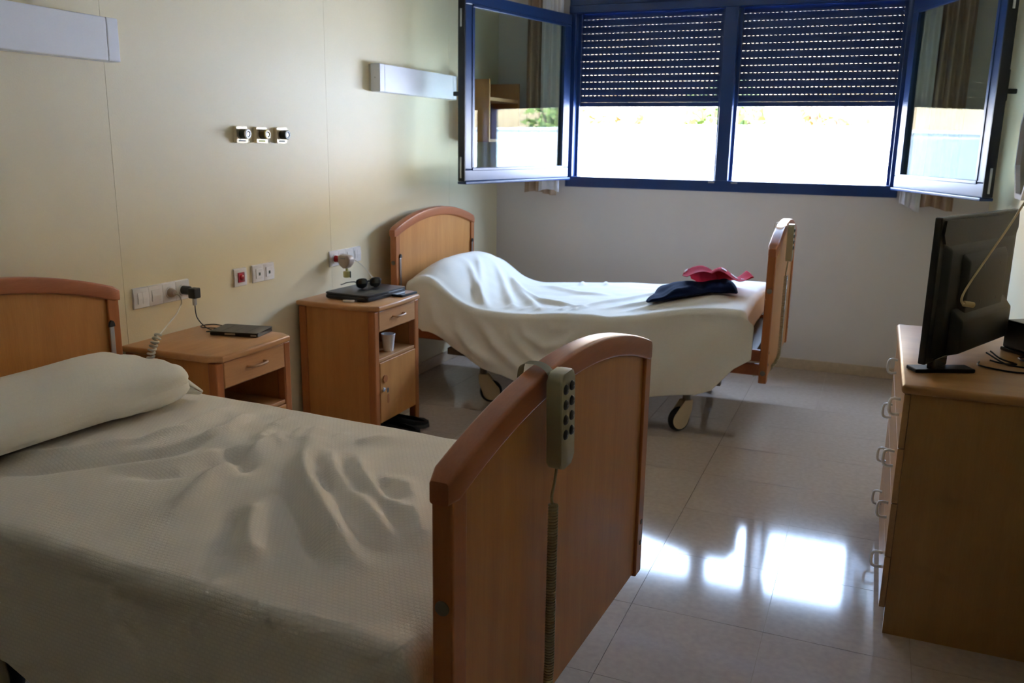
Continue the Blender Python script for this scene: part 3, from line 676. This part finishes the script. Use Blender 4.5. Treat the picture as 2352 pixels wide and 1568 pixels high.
# bolster on the near bed
def bolster():
    nu, nv = 80, 56; L = 0.855
    u = np.linspace(0, 1, nu)[:, None]*np.ones((1, nv)); v = np.ones((nu, 1))*np.linspace(0, 2*PI, nv)[None]
    e = np.clip(np.minimum(u/0.10, (1-u)/0.07), 0, 1); rr = 0.45 + 0.55*np.sqrt(np.clip(1-(1-e)**2, 0, 1))
    ax, az = 0.205*(0.75+0.25*rr), 0.066*rr
    c, s_ = np.cos(v), np.sin(v)
    X = 0.302 + ax*np.sign(c)*np.abs(c)**0.75; Z = 0.699 + az*np.sign(s_)*np.abs(s_)**0.75
    Z = Z + 0.014*np.sin(PI*np.clip(u*0.92, 0, 1))*np.clip(s_, 0, 1)
    Y = -0.50 + L*u
    w = 0.0030*waves(X*1.5, Y, 12, 10, 40, 5) + ridges(Y, v, [(0.009, 0.10, [(0.20, 5.5), (0.30, 6.2)]), (-0.008, 0.08, [(0.16, 5.6), (0.24, 6.2)]), (0.008, 0.08, [(0.10, 5.7), (0.18, 6.2)]), (0.008, 0.1, [(0.25, 0.1), (0.34, 0.9)])])
    X = X + w*c*2; Z = np.maximum(Z + w*s_*2, 0.636)
    o = grid_mesh('bolster_pillow', np.stack([X, Y, Z], -1), np.stack([u*L, v*0.14], -1), 'pillowcase')
    o.location = (-2.453, 1.711, 0); o.rotation_euler = (0, 0, math.radians(-3))
    tag(o, 'long white bolster pillow at the head of the near bed', 'pillow')
    # loose open end of the case drooping beside the bolster
    nu, nv = 18, 40
    t = np.linspace(0, 1, nu)[:, None]*np.ones((1, nv)); q = np.ones((nu, 1))*np.linspace(0.02, 2*PI-0.02, nv)[None]
    ax, az = 0.180*(1+0.03*t), 0.060*(1-0.78*t)
    c, s_ = np.cos(q), np.sin(q)
    X = 0.300 + 0.01*t + ax*np.sign(c)*np.abs(c)**0.8; Z = np.maximum(0.697 - 0.047*t + az*np.sign(s_)*np.abs(s_)**0.7, 0.638)
    Y = 0.335 + 0.062*t + 0.008*np.sin(4*q)*t
    grid_mesh('pillowcase_end', np.stack([X, Y, Z], -1), np.stack([t*0.1, q*0.1], -1), 'pillowcase', o, thick=0.002)
bolster()

# ---- handsets hanging on the footboards
def coil(bm, pts, R, r, turns, n=12):
    path = spline(pts, 20); P = [p for p in path]
    cum = [0]
    for a, b in zip(P, P[1:]): cum.append(cum[-1] + (b-a).length)
    out = []; N = turns*n
    for k in range(N+1):
        s = cum[-1]*k/N; i = max(0, min(len(P)-2, next((j for j in range(len(cum)-1) if cum[j+1] >= s), len(P)-2)))
        f = (s-cum[i])/max(1e-9, cum[i+1]-cum[i]); p = P[i].lerp(P[i+1], f); t = (P[i+1]-P[i]).normalized()
        u = t.cross(Vector((0, 1, 0.01))).normalized(); v = t.cross(u)
        a = 2*PI*k/n; out.append(p + R*(math.cos(a)*u + math.sin(a)*v))
    tube(bm, out, r, 6)
def handset(bedloc, rz, L, ly, label, tilt, turns, ztop):
    ca, sa = math.cos(rz), math.sin(rz); x = L + 0.050
    zt = arch_z(ly, ztop)
    r = thing('bed_handset', label, 'remote control', (bedloc[0] + x*ca - ly*sa, bedloc[1] + x*sa + ly*ca, 0), rz, group='bed handsets on the footboards')
    bm = bmesh.new(); prism(bm, rrect(0.064, 0.185, 0.014, cy=0), 0.0, 0.030, axis='x', bev=0.005, seg=3)
    bmesh.ops.transform(bm, matrix=Matrix.Translation((0.004, 0, zt-0.085)) @ Matrix.Rotation(tilt, 4, 'X'), verts=bm.verts[:])
    body = obj('body', bm, 'grey_plastic', r, smooth=40)
    for i in range(4):
        for j in (-1, 1):
            bm = bmesh.new(); lathe(bm, [(0, 0.0045), (0.0075, 0.004), (0.0095, 0.0015), (0.0095, 0.0)], 16, Matrix.Translation((0.004, 0, zt-0.085)) @ Matrix.Rotation(tilt, 4, 'X') @ Matrix.Translation((0.0301, j*0.0145, 0.062-i*0.029)) @ rotx())
            bt = obj('button', bm, 'dark_button', body, smooth=50)
            obj('button_mark', B((0.0349, 0.0353, -0.003, 0.003, -0.001, 0.001), mtx=Matrix.Translation((0.004, 0, zt-0.085)) @ Matrix.Rotation(tilt, 4, 'X') @ Matrix.Translation((0.0002, j*0.0145, 0.062-i*0.029))), 'ink_grey', body)
    # hook over the top rail
    bm = bmesh.new()
    hz = zt + 0.004
    path = spline([(0.002, 0, zt-0.055), (0.0, 0, zt-0.012), (-0.012, 0, hz+0.003), (-0.035, 0, hz+0.010), (-0.060, 0, hz+0.004), (-0.066, 0, zt-0.022)], 6)
    up = [bm.verts.new((p.x, -0.014, p.z)) for p in path]; dn = [bm.verts.new((p.x, 0.014, p.z)) for p in path]
    fs = [bm.faces.new((up[k], up[k+1], dn[k+1], dn[k])) for k in range(len(path)-1)]
    bmesh.ops.solidify(bm, geom=fs, thickness=0.004)
    obj('hook', bm, 'grey_plastic', r, smooth=50)
    bm = bmesh.new()
    z0 = zt-0.18
    tube(bm, spline([(0.016, -0.006, z0), (0.014, -0.010, z0-0.03), (0.012, -0.016, z0-0.055), (0.012, -0.012, z0-0.075)], 6), 0.003, 8)
    obj('cable', bm, 'cord', r, smooth=60)
    bm = bmesh.new()
    coil(bm, [(0.013, -0.010, z0-0.072), (0.013, -0.010, z0-0.30), (0.013, -0.011, z0-0.43), (0.008, -0.020, 0.385), (-0.03, -0.05, 0.325), (-0.10, -0.09, 0.30)], 0.0075, 0.0028, turns)
    obj('coiled_cord', bm, 'cord', r, smooth=60)
handset((-2.453, 1.711), math.radians(-3), NB_L, -0.17, 'grey bed handset hooked over the near footboard with coiled cord', 0.05, 95, 0.957)
handset((-2.462, 4.74), 0.0, FB_L, -0.20, 'grey bed handset hooked over the far footboard with coiled cord', 0.0, 80, 0.985)

# ------------------------------------------------------------------ nightstands
def nightstand(y, label, key):
    W, D, H = 0.455, 0.44, 0.685
    r = thing('nightstand', label, 'nightstand', (XL+0.02, y, 0), group='nightstands along the left wall')
    bm = bmesh.new(); c = 0.035
    prism(bm, [(0, 0), (D-c-0.012, 0), (D+0.012, c-0.004), (D+0.016, W/2), (D+0.012, W-c+0.004), (D-c-0.012, W), (0, W)], H-0.026, H, axis='z', bev=0.009, seg=3)
    obj('top', bm, 'beech_top', r, smooth=40)
    for px, py in ((0.003, 0.012), (0.003, W-0.052), (D-0.045, 0.012), (D-0.045, W-0.052)):
        obj('leg', B((px, px+0.040, py, py+0.040, 0, H-0.0265), bev=0.006), 'beech_post', r)
    for py in (0.022, W-0.036): obj('side_panel', B((0.0435, D-0.0455, py, py+0.014, 0.085, H-0.027)), 'beech', r)
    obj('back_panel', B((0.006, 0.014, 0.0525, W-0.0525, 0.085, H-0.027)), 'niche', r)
    obj('niche_floor', B((0.0145, D-0.010, 0.0525, W-0.0525, 0.405, 0.420), bev=0.002), 'beech_top', r)
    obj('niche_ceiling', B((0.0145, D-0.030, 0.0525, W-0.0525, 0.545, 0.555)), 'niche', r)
    obj('bottom_board', B((0.0145, D-0.030, 0.0525, W-0.0525, 0.085, 0.10)), 'beech', r)
    dr = obj('drawer', B((D-0.028, D-0.004, 0.053, W-0.053, 0.557, H-0.030), bev=0.003), 'beech_top', r)
    def bow(parent, yc, zc, m):
        bm = bmesh.new(); h = 0.048
        tube(bm, spline([(D-0.004, yc-h, zc), (D+0.010, yc-h, zc), (D+0.020, yc-h*0.75, zc), (D+0.024, yc, zc), (D+0.020, yc+h*0.75, zc), (D+0.010, yc+h, zc), (D-0.004, yc+h, zc)], 5), 0.0052, 8)
        obj('handle', bm, m, parent, smooth=60)
    bow(dr, W/2, 0.612, 'brass')
    dn = obj('door', B((D-0.028, D-0.004, 0.053, W-0.053, 0.098, 0.402), bev=0.003), 'beech', r)
    bm = bmesh.new(); prism(bm, [(0.093+0.020*math.cos(math.radians(a)), 0.315+0.020*math.sin(math.radians(a))) for a in range(0, 181, 20)] + [(0.082, 0.298), (0.093, 0.300), (0.104, 0.298)], D-0.0039, D+0.002, axis='x'); obj('finger_pull', bm, 'beech_post', dn)
    bm = bmesh.new(); lathe(bm, [(0, 0), (0.010, 0), (0.010, 0.006), (0.005, 0.008), (0, 0.008)], 16, Matrix.Translation((D-0.0038, 0.080, 0.265)) @ rotx()); lk = obj('lock', bm, 'glint_metal', dn, smooth=40)
    if key:
        k_ = thing('key', 'small key hanging in the door lock of the far nightstand', 'key', (XL+0.02+D+0.0045, y+0.080, 0.265))
        bm = bmesh.new(); tube(bm, [(0, 0, 0), (0.014, 0, 0)], 0.0022, 8); obj('shaft', bm, 'metal', k_)
        bm = bmesh.new(); prism(bm, rrect(0.02, 0.024, 0.008), 0.0145, 0.0165, axis='x'); obj('bow', bm, 'metal', k_)
        bm = bmesh.new(); prism(bm, rrect(0.016, 0.045, 0.006, cy=-0.042), 0.0168, 0.0185, axis='x'); obj('tag', bm, 'beech_post', k_)
    return r
nightstand(2.345, 'wooden nightstand beside the near bed with a black tablet on top', False)
nightstand(3.42, 'wooden nightstand between the beds with a laptop on top', True)
NX = XL + 0.02; NT = 0.686

# tablet with cable and charger
r = thing('tablet', 'black tablet in a folio case on the near nightstand', 'tablet', (-2.305, 2.715, NT), math.radians(12))
bm = bmesh.new(); prism(bm, rrect(0.205, 0.135, 0.008), 0.0, 0.012, axis='z', bev=0.003); cs_ = obj('case', bm, 'black', r)
bm = bmesh.new(); prism(bm, rrect(0.207, 0.137, 0.008), 0.0135, 0.017, axis='z', bev=0.0015)
bmesh.ops.transform(bm, matrix=Matrix.Rotation(math.radians(0.8), 4, 'X'), verts=bm.verts[:]); cv = obj('cover', bm, 'black', r)
for x in (-0.05, 0.002, 0.054): obj('cover_groove', B((x-0.001, x+0.001, -0.065, 0.065, 0.0186, 0.0190), mtx=None), 'dark_button', cv)
obj('clasp', B((-0.035, 0.010, -0.0705, -0.0692, 0.005, 0.012), bev=0.0005), 'metal', r)
obj('corner_clip', B((0.075, 0.1, -0.0705, -0.0692, 0.004, 0.010), bev=0.0005), 'metal', r)
r = thing('charger', 'black phone charger plugged into the near outlet panel with a cable', 'charger', (XL+0.012, 2.435+at(3), 0.844))
bm = bmesh.new(); lathe(bm, [(0, 0.0), (0.0178, 0.0), (0.0178, 0.034), (0.014, 0.038), (0, 0.038)], 20, rotx()); obj('plug', bm, 'black', r, smooth=40)
obj('body', B((0.0385, 0.072, -0.016, 0.022, -0.030, 0.012), bev=0.004), 'black', r)
obj('usb_connector', B((0.047, 0.057, -0.003, 0.013, -0.060, -0.0305), bev=0.002), 'metal', r)
bm = bmesh.new(); ox, oy, oz = XL+0.012, 2.435+at(3), 0.844
tube(bm, spline([(0.052, 0.005, -0.0605), (0.053, 0.005, -0.085), (0.06, 0.004, -0.11), (0.085, 0.003, -0.135), (0.13, -0.01, -0.148), (0.175, -0.015, -0.152), (-2.43-ox, 2.655-oy, NT+0.004-oz), (-2.415-ox, 2.688-oy, NT+0.006-oz)], 8), 0.0022, 6)
obj('cable', bm, 'black', r, smooth=60)
bm = bmesh.new(); tube(bm, spline([(-2.44-ox, 2.73-oy, NT+0.003-oz), (-2.50-ox, 2.715-oy, NT+0.003-oz), (-2.53-ox, 2.74-oy, NT+0.003-oz), (-2.49-ox, 2.765-oy, NT+0.008-oz), (-2.425-ox, 2.765-oy, NT+0.006-oz)], 8), 0.0022, 6)
obj('cable', bm, 'black', r, smooth=60)
# coiled white cord from socket to bed
r = thing('bed_power_cord', 'white coiled power cord from the near outlet panel down behind the bed', 'cord', (XL+0.008, 2.435+at(2), 0.844))
bm = bmesh.new(); lathe(bm, [(0, 0.0), (0.0180, 0.0), (0.0180, 0.016), (0.011, 0.03), (0, 0.032)], 20, rotx()); obj('plug', bm, 'plug_grey', r, smooth=40)
ox, oy, oz = XL+0.008, 2.435+at(2), 0.844
bm = bmesh.new(); tube(bm, spline([(0.032, 0, 0), (0.05, 0.004, -0.012), (0.055, 0.006, -0.035), (0.05, 0.0, -0.055), (0.085, -0.06, -0.072), (0.14, -0.17, -0.093), (-2.376-ox, 2.354-oy, 0.742-oz)], 8), 0.0028, 8); obj('cable', bm, 'white_cord', r, smooth=60)
bm = bmesh.new(); coil(bm, [(-2.376-ox, 2.352-oy, 0.744-oz), (-2.380-ox, 2.335-oy, 0.72-oz), (-2.392-ox, 2.322-oy, 0.67-oz), (-2.398-ox, 2.320-oy, 0.58-oz), (-2.40-ox, 2.318-oy, 0.45-oz)], 0.0115, 0.0045, 21); obj('coil', bm, 'white_cord', r, smooth=60)
# plug-in diffuser and cable on far panel
r = thing('air_freshener', 'plug-in air freshener with yellow refill on the far outlet panel', 'air freshener', (XL+0.008, 3.735+at(0), 0.845))
bm = bmesh.new(); lathe(bm, [(0, 0.0), (0.0178, 0.0), (0.0178, 0.035), (0, 0.035)], 20, rotx()); obj('plug', bm, 'red_plastic', r, smooth=40)
bm = bmesh.new(); prism(bm, [(0.036, 0.020), (0.050, 0.026), (0.095, 0.022), (0.108, 0.005), (0.104, -0.02), (0.085, -0.042), (0.066, -0.045), (0.045, -0.030), (0.036, -0.012)], -0.026, 0.026, axis='y', bev=0.008, seg=3); hb = obj('housing', bm, 'plug_grey', r, smooth=50)
obj('logo_mark', B((0.055, 0.085, -0.0268, -0.0262, 0.006, 0.011)), 'ink_grey', hb)
bm = bmesh.new(); lathe(bm, [(0, -0.046), (0.007, -0.046), (0.007, -0.058), (0.018, -0.060), (0.020, -0.066), (0.020, -0.088), (0.017, -0.092), (0, -0.092)], 16, Matrix.Translation((0.075, 0, 0))); fl_ = obj('refill_bottle', bm, 'yellow_liquid', r, smooth=40)
bm = bmesh.new(); tube(bm, [(0.0955, 0, -0.060), (0.0955, 0, -0.092)], 0.0030, 8); obj('wick', bm, 'dark_button', r)
r = thing('laptop_cable', 'thin white cable from the far outlet panel to behind the laptop', 'cable', (XL+0.008, 3.735+at(1), 0.845))
bm = bmesh.new(); lathe(bm, [(0, 0.0), (0.0178, 0.0), (0.0178, 0.02), (0.010, 0.035), (0, 0.036)], 20, rotx()); obj('plug', bm, 'dark_button', r, smooth=40)
ox, oy, oz = XL+0.008, 3.735+at(1), 0.845
bm = bmesh.new(); tube(bm, spline([(0.036, 0.0, 0), (0.07, 0.02, -0.015), (0.10, 0.05, -0.05), (0.13, 0.075, -0.10), (0.15, 0.09, -0.128), (0.15, 0.082, -0.146), (0.17, 0.06, -0.153)], 8), 0.0025, 6); obj('cable', bm, 'white_cord', r, smooth=60)

# laptop, sunglasses, phone, stick
r = thing('laptop', 'closed black laptop lying on the far nightstand', 'laptop', (-2.325, 3.685, NT), math.radians(-4))
bm = bmesh.new(); prism(bm, rrect(0.255, 0.345, 0.018), 0.003, 0.021, axis='z', bev=0.005); obj('base', bm, 'black', r, smooth=40)
bm = bmesh.new(); prism(bm, rrect(0.255, 0.345, 0.018), 0.0222, 0.033, axis='z', bev=0.004); obj('lid', bm, 'black', r, smooth=40)
for x in (-0.1, 0.1):
    for y in (-0.14, 0.14): obj('rubber_foot', B((x-0.008, x+0.008, y-0.008, y+0.008, 0, 0.0028)), 'rubber', r)
r = thing('sunglasses', 'black sunglasses resting on the laptop', 'sunglasses', (-2.33, 3.715, NT+0.0335), math.radians(62)); r.scale = (1.15, 1.15, 1.15)
for s in (-1, 1):
    ol = [(s*0.034 + 0.028*math.copysign(abs(math.cos(a))**0.7, math.cos(a))*(1+0.10*math.sin(a)), 0.0225 + 0.0215*math.copysign(abs(math.sin(a))**0.75, math.sin(a)) + 0.0007) for a in [2*PI*k/24 for k in range(24)]]
    bm = bmesh.new(); prism(bm, ol, -0.003, 0.003, axis='y', bev=0.0012); rim = obj('rim', bm, 'black', r, smooth=40)
    bm = bmesh.new(); lathe(bm, [(0.0, 0.002), (0.012, 0.0012), (0.022, 0.0)], 24, Matrix.Translation((s*0.034, -0.0032, 0.0215)) @ Matrix.Rotation(PI/2, 4, 'X')); obj('lens', bm, 'lens', rim, smooth=60)
    bm = bmesh.new(); tube(bm, spline([(s*0.062, 0.002, 0.030), (s*0.068, 0.012, 0.031), (s*0.069, 0.07, 0.020), (s*0.066, 0.12, 0.005), (s*0.064, 0.135, 0.003)], 5), 0.0026, 6); obj('temple', bm, 'black', r, smooth=60)
bm = bmesh.new(); tube(bm, spline([(-0.010, 0, 0.029), (0, -0.001, 0.032), (0.010, 0, 0.029)], 4), 0.0024, 6); obj('bridge', bm, 'black', r, smooth=60)
r = thing('phone', 'black mobile phone at the edge of the far nightstand beside the laptop', 'phone', (-2.163, 3.785, NT), math.radians(-4))
bm = bmesh.new(); prism(bm, rrect(0.068, 0.145, 0.009), 0.0, 0.011, axis='z', bev=0.003); obj('body', bm, 'black', r, smooth=40)
bm = bmesh.new(); prism(bm, rrect(0.060, 0.125, 0.004), 0.0112, 0.0118, axis='z'); obj('screen', bm, 'black_gloss', r)
r = thing('usb_stick', 'small white stick beside the laptop on the far nightstand', 'usb stick', (-2.30, 3.488, NT), math.radians(18))
bm = bmesh.new(); prism(bm, rrect(0.058, 0.019, 0.006), 0.0, 0.010, axis='z', bev=0.003); obj('body', bm, 'white_plastic', r, smooth=40)
obj('cap', B((0.0295, 0.040, -0.007, 0.007, 0.002, 0.008), bev=0.001), 'metal', r)
# cup
bm = bmesh.new(); lathe(bm, [(0, 0.002), (0.022, 0.002), (0.022, 0.0), (0.0245, 0.0), (0.0345, 0.084), (0.0365, 0.086), (0.0350, 0.088), (0.0330, 0.086), (0.0232, 0.004), (0, 0.004)], 28)
o = obj('plastic_cup', bm, 'cup', None, smooth=40, loc=(-2.185, 3.655, 0.4205)); tag(o, 'white plastic cup in the open niche of the far nightstand', 'cup')
# shoes
def shoe(x, y, rz, label):
    r = thing('shoe', label, 'shoe', (x, y, 0), rz, group='pair of shoes under the far nightstand')
    foot = [(-0.13, 0.0), (-0.125, 0.028), (-0.08, 0.036), (0.0, 0.036), (0.07, 0.046), (0.115, 0.038), (0.14, 0.012), (0.14, -0.012), (0.115, -0.038), (0.06, -0.044), (-0.02, -0.036), (-0.08, -0.036), (-0.125, -0.028)]
    bm = bmesh.new(); prism(bm, foot, 0.0, 0.020, axis='z', bev=0.003); obj('sole', bm, 'shoe_sole', r, smooth=40)
    bm = bmesh.new(); rings = []
    for t, sc in ((0.0205, 0.97), (0.04, 0.96), (0.055, 0.86), (0.066, 0.66)):
        ring = []
        for px, py in foot:
            top = max(0.0205, min(t, 0.066 - max(0, (px+0.0))*0.26))
            ring.append(bm.verts.new((px*(0.985 if sc > 0.9 else sc*0.2+0.8) - (0 if sc > 0.9 else 0.012), py*sc, top)))
        rings.append(ring)
    n = len(foot)
    for a, b in zip(rings, rings[1:]):
        for k in range(n): bm.faces.new((a[k], a[(k+1) % n], b[(k+1) % n], b[k]))
    bm.faces.new(rings[0][::-1]); obj('upper', bm, 'shoe', r, smooth=50)
    bm = bmesh.new(); prism(bm, [(px*0.55-0.055, py*0.55) for px, py in foot], 0.048, 0.052, axis='z'); obj('insole', bm, 'black', r)
shoe(-2.135, 3.60, 0.35, 'black canvas shoe under the far nightstand, nearer the camera')
shoe(-2.150, 3.72, 0.55, 'black canvas shoe under the far nightstand, behind the other one')

# ------------------------------------------------------------------ clothes on the far bed
def garment(name, label, cx, cy, w, d, rz, amp, m, seed, print_=False, z_off=0.0, hgt=0.05, parent=None):
    nu, nv = 70, 50
    u = np.linspace(-1, 1, nu)[:, None]*np.ones((1, nv)); v = np.ones((nu, 1))*np.linspace(-1, 1, nv)[None]
    wob = 1 + 0.10*np.sin(3*u + seed) + 0.08*np.sin(5*v + seed*2)
    lx = u*w/2*(1 + 0.12*np.sin(2.5*v + seed)); ly = v*d/2*wob
    X = cx + lx*math.cos(rz) - ly*math.sin(rz); Y = cy + lx*math.sin(rz) + ly*math.cos(rz)
    edge = np.clip(np.minimum(1-np.abs(u), 1-np.abs(v))/0.25, 0, 1)
    e2 = np.sqrt(np.clip(1-(1-edge)**2, 0, 1))
    Z = far_top(X+2.462) + 0.012 + z_off + e2*(hgt + amp*waves(lx, ly, 10, 12, 34, seed)) + amp*0.25*waves(lx, ly, 8, 30, 70, seed+1)
    return X, Y, Z, u, v
X, Y, Z, u, v = garment('', '', -0.86, 4.56, 0.42, 0.26, 0.25, 0.016, 'navy', 3, hgt=0.05)
o = grid_mesh('garment', np.stack([X, Y, np.maximum(Z, far_top(X+2.462)+0.018)], -1), np.stack([u, v], -1), 'navy', thick=0.003); tag(o, 'crumpled navy garment lying under the red shirt on the far bed', 'clothing')
X, Y, Z, u, v = garment('', '', -0.745, 4.70, 0.33, 0.30, 0.15, 0.0, 'red', 9, hgt=0.0)
Z = far_top(X+2.462) + 0.024 + 0.085*np.exp(-(np.clip(np.abs(X+0.86)-0.12, 0, 1)/0.09)**2 - (np.clip(np.abs(Y-4.57)-0.06, 0, 1)/0.09)**2) + 0.030*np.abs(waves(X, Y, 7, 14, 32, 9))**0.8 + 0.05*np.clip(u, 0, 1)**2 + 0.10*np.clip(-u-0.6, 0, 1)*np.clip(v+0.4, 0, 1)
o = grid_mesh('shirt', np.stack([X, Y, Z], -1), np.stack([u, v], -1), 'red_cloth', thick=0.003); tag(o, 'crumpled red shirt with white print on the far bed', 'shirt')
for (a0, a1, b0, b1) in ((38, 44, 5, 9), (47, 55, 8, 13), (57, 61, 12, 15), (1, 5, 16, 22)):
    Pp = np.stack([X, Y, Z+0.0022], -1)[a0:a1, b0:b1]
    grid_mesh('print', Pp, np.stack([u, v], -1)[a0:a1, b0:b1], 'white_print', o, thick=0.001)

# ------------------------------------------------------------------ dresser
DX0, DX1, DY0, DY1, DH = 0.151, 0.615, 2.64, 3.57, 0.762
r = thing('dresser', 'light wooden chest of drawers with metal handles below the television', 'dresser', ((DX0+DX1)/2, (DY0+DY1)/2, 0))
def dl(b): cx, cy = (DX0+DX1)/2, (DY0+DY1)/2; return (b[0]-cx, b[1]-cx, b[2]-cy, b[3]-cy, b[4], b[5])
obj('side_panel', B(dl((DX0, DX1, DY0, DY0+0.019, 0, DH))), 'oak', r); obj('side_panel', B(dl((DX0, DX1, DY1-0.019, DY1, 0, DH))), 'oak', r)
obj('back_panel', B(dl((DX1-0.012, DX1, DY0+0.0195, DY1-0.0195, 0.02, DH))), 'oak', r)
obj('plinth', B(dl((DX0+0.012, DX0+0.028, DY0+0.0195, DY1-0.0195, 0, 0.078))), 'oak', r)
obj('bottom_board', B(dl((DX0+0.029, DX1-0.0125, DY0+0.0195, DY1-0.0195, 0.06, 0.078))), 'oak', r)
bm = bmesh.new(); box(bm, *dl((0.124, DX1+0.008, DY0-0.012, DY1+0.012, DH+0.0005, DH+0.028)), bev=0.010, seg=3); obj('top', bm, 'oak_edge', r, smooth=40)
zs = [0.082, 0.250, 0.422, 0.594, 0.759]
for z0, z1 in zip(zs, zs[1:]):
    d = obj('drawer', B(dl((0.133, DX0-0.0005, DY0+0.002, DY1-0.002, z0+0.0015, z1-0.0015)), bev=0.0015), 'oak_front', r)
    for hy in (2.80, 3.34):
        cx, cy = (DX0+DX1)/2, (DY0+DY1)/2; zc = (z0+z1)/2; h = 0.026
        bm = bmesh.new(); tube(bm, [Vector((a-cx, hy-cy, b)) for a, b in ((0.133, zc+h-0.002), (0.116, zc+h), (0.107, zc+h-0.003), (0.1035, zc+h*0.6), (0.102, zc), (0.1035, zc-h*0.6), (0.107, zc-h+0.003), (0.116, zc-h), (0.133, zc-h+0.002))], 0.0048, 8)
        obj('handle', bm, 'glint_metal', d, smooth=60)
TOPZ = DH + 0.0285

# ------------------------------------------------------------------ television (seen from behind)
ang = math.atan2(3.30-2.75, 0.435-0.183)     # along the set, from near end to far end
r = thing('television', 'black flat television on the dresser seen from behind', 'television', (0.183, 2.75, TOPZ), ang)
TL, z0, z1 = 0.64, 0.035, 0.468
# local: x along set, +y = screen side, -y = back (towards camera)
obj('bezel', B((0, TL, 0.0, 0.022, z0, z1), bev=0.004), 'black', r)
obj('screen', B((0.014, TL-0.014, 0.0222, 0.0232, z0+0.022, z1-0.014)), 'black_gloss', r)
bm = bmesh.new()
def hexa(bm, a, b):
    """loft between rectangles a,b = (x0,x1,z0,z1,y)"""
    va = [bm.verts.new(p) for p in ((a[0], a[4], a[2]), (a[1], a[4], a[2]), (a[1], a[4], a[3]), (a[0], a[4], a[3]))]
    vb = [bm.verts.new(p) for p in ((b[0], b[4], b[2]), (b[1], b[4], b[2]), (b[1], b[4], b[3]), (b[0], b[4], b[3]))]
    bm.faces.new(va); bm.faces.new(vb[::-1])
    for k in range(4): bm.faces.new((va[k], vb[k], vb[(k+1) % 4], va[(k+1) % 4]))
    es = [e for e in bm.edges]
    bmesh.ops.bevel(bm, geom=es, offset=0.006, segments=2, profile=0.5, affect='EDGES')
hexa(bm, (0.03, TL-0.03, z0+0.01, z1-0.075, 0.002), (0.06, TL-0.06, z0+0.02, z1-0.095, -0.016)); bk = obj('back_shell', bm, 'tv_back', r, smooth=40)
bm = bmesh.new(); hexa(bm, (0.14, TL-0.14, z0+0.06, z1-0.11, -0.0165), (0.165, TL-0.165, z0+0.08, z1-0.135, -0.034)); obj('rear_housing', bm, 'tv_back', bk, smooth=40)
bm = bmesh.new(); hexa(bm, (0.10, TL-0.10, z0+0.015, z0+0.16, -0.0165), (0.115, TL-0.115, z0+0.025, z0+0.125, -0.050)); obj('lower_housing', bm, 'tv_back', bk, smooth=40)
for x in (0.28, 0.42):
    for z in (0.20, 0.31): obj('mount_hole', B((x-0.006, x+0.006, -0.0346, -0.0338, z-0.006, z+0.006)), 'black', bk)
bm = bmesh.new(); prism(bm, [(0.02, z1-0.010), (0.012, z1-0.05), (0.03, z1-0.078), (0.06, z1-0.085), (TL-0.03, z1-0.085), (TL-0.012, z1-0.06), (TL-0.02, z1-0.010)], -0.006, -0.0005, axis='y'); obj('upper_panel', bm, 'tv_back', r)
# stand: T-foot across the set near its middle-left
st = obj('stand_neck', B((0.06, 0.16, -0.004, 0.018, 0.012, z0+0.01), bev=0.004), 'black_gloss', r)
r2 = obj('stand_foot', B((-0.092, 0.092, -0.03, 0.03, 0.0, 0.012), bev=0.003), 'black', r, loc=(0.115, -0.004, 0), rot=(0, 0, math.radians(25)-ang))

# antenna cable
def w_at(px): return px
r = thing('antenna_cable', 'ivory antenna cable hanging from above into the back of the television', 'cable', (0.30, 2.9, TOPZ))
ox, oy, oz = 0.30, 2.9, TOPZ
pl = [(0.60, 4.0, 2.75), (0.545, 3.62, 2.30), (0.503, 3.42, 1.95), (0.478, 3.28, 1.65), (0.470, 3.22, 1.53), (0.450, 3.10, 1.42), (0.425, 3.0, 1.335), (0.385, 2.95, 1.25), (0.330, 2.90, 1.15), (0.285, 2.84, 1.075), (0.262, 2.79, 1.035), (0.262, 2.785, 1.015), (0.275, 2.80, 1.008)]
bm = bmesh.new(); tube(bm, spline([(a-ox, b-oy, c-oz) for a, b, c in pl], 8), 0.0033, 8); obj('cable', bm, 'ivory_cord', r, smooth=60)
bm = bmesh.new(); tube(bm, [(0.268-ox, 2.795-oy, 1.011-oz), (0.295-ox, 2.812-oy, 1.006-oz)], 0.0085, 12); obj('connector', bm, 'ivory_cord', r, smooth=40)

# small box speaker and cables on the dresser
r = thing('speaker', 'small black box speaker at the right edge of the dresser', 'speaker', (0.515, 3.25, TOPZ), math.radians(35))
obj('cabinet', B((-0.05, 0.06, -0.05, 0.05, 0.012, 0.105), bev=0.004), 'black', r)
obj('grille', B((-0.0535, -0.0502, -0.044, 0.044, 0.020, 0.098), bev=0.001), 'tv_back', r); obj('base', B((-0.056, 0.062, -0.053, 0.053, 0, 0.0118), bev=0.003), 'black_gloss', r)
r = thing('power_cable', 'loose black cables lying on the dresser behind the television', 'cable', (0.40, 3.0, TOPZ))
for pts in ([(-0.045, 0.02, 0.003), (-0.05, -0.03, 0.003), (-0.005, -0.065, 0.003), (0.05, -0.08, 0.003), (0.105, -0.06, 0.003), (0.09, -0.01, 0.003), (0.03, 0.02, 0.004), (-0.02, 0.09, 0.02)],
            [(-0.01, 0.06, 0.003), (0.02, 0.03, 0.003), (0.06, 0.03, 0.004), (0.02, 0.075, 0.008), (-0.005, 0.12, 0.02)], [(0.13, 0.17, 0.003), (0.08, 0.14, 0.003), (0.10, 0.08, 0.003), (0.16, 0.07, 0.003)]):
    bm = bmesh.new(); tube(bm, spline(pts, 8), 0.0028, 6); obj('strand', bm, 'black', r, smooth=60)
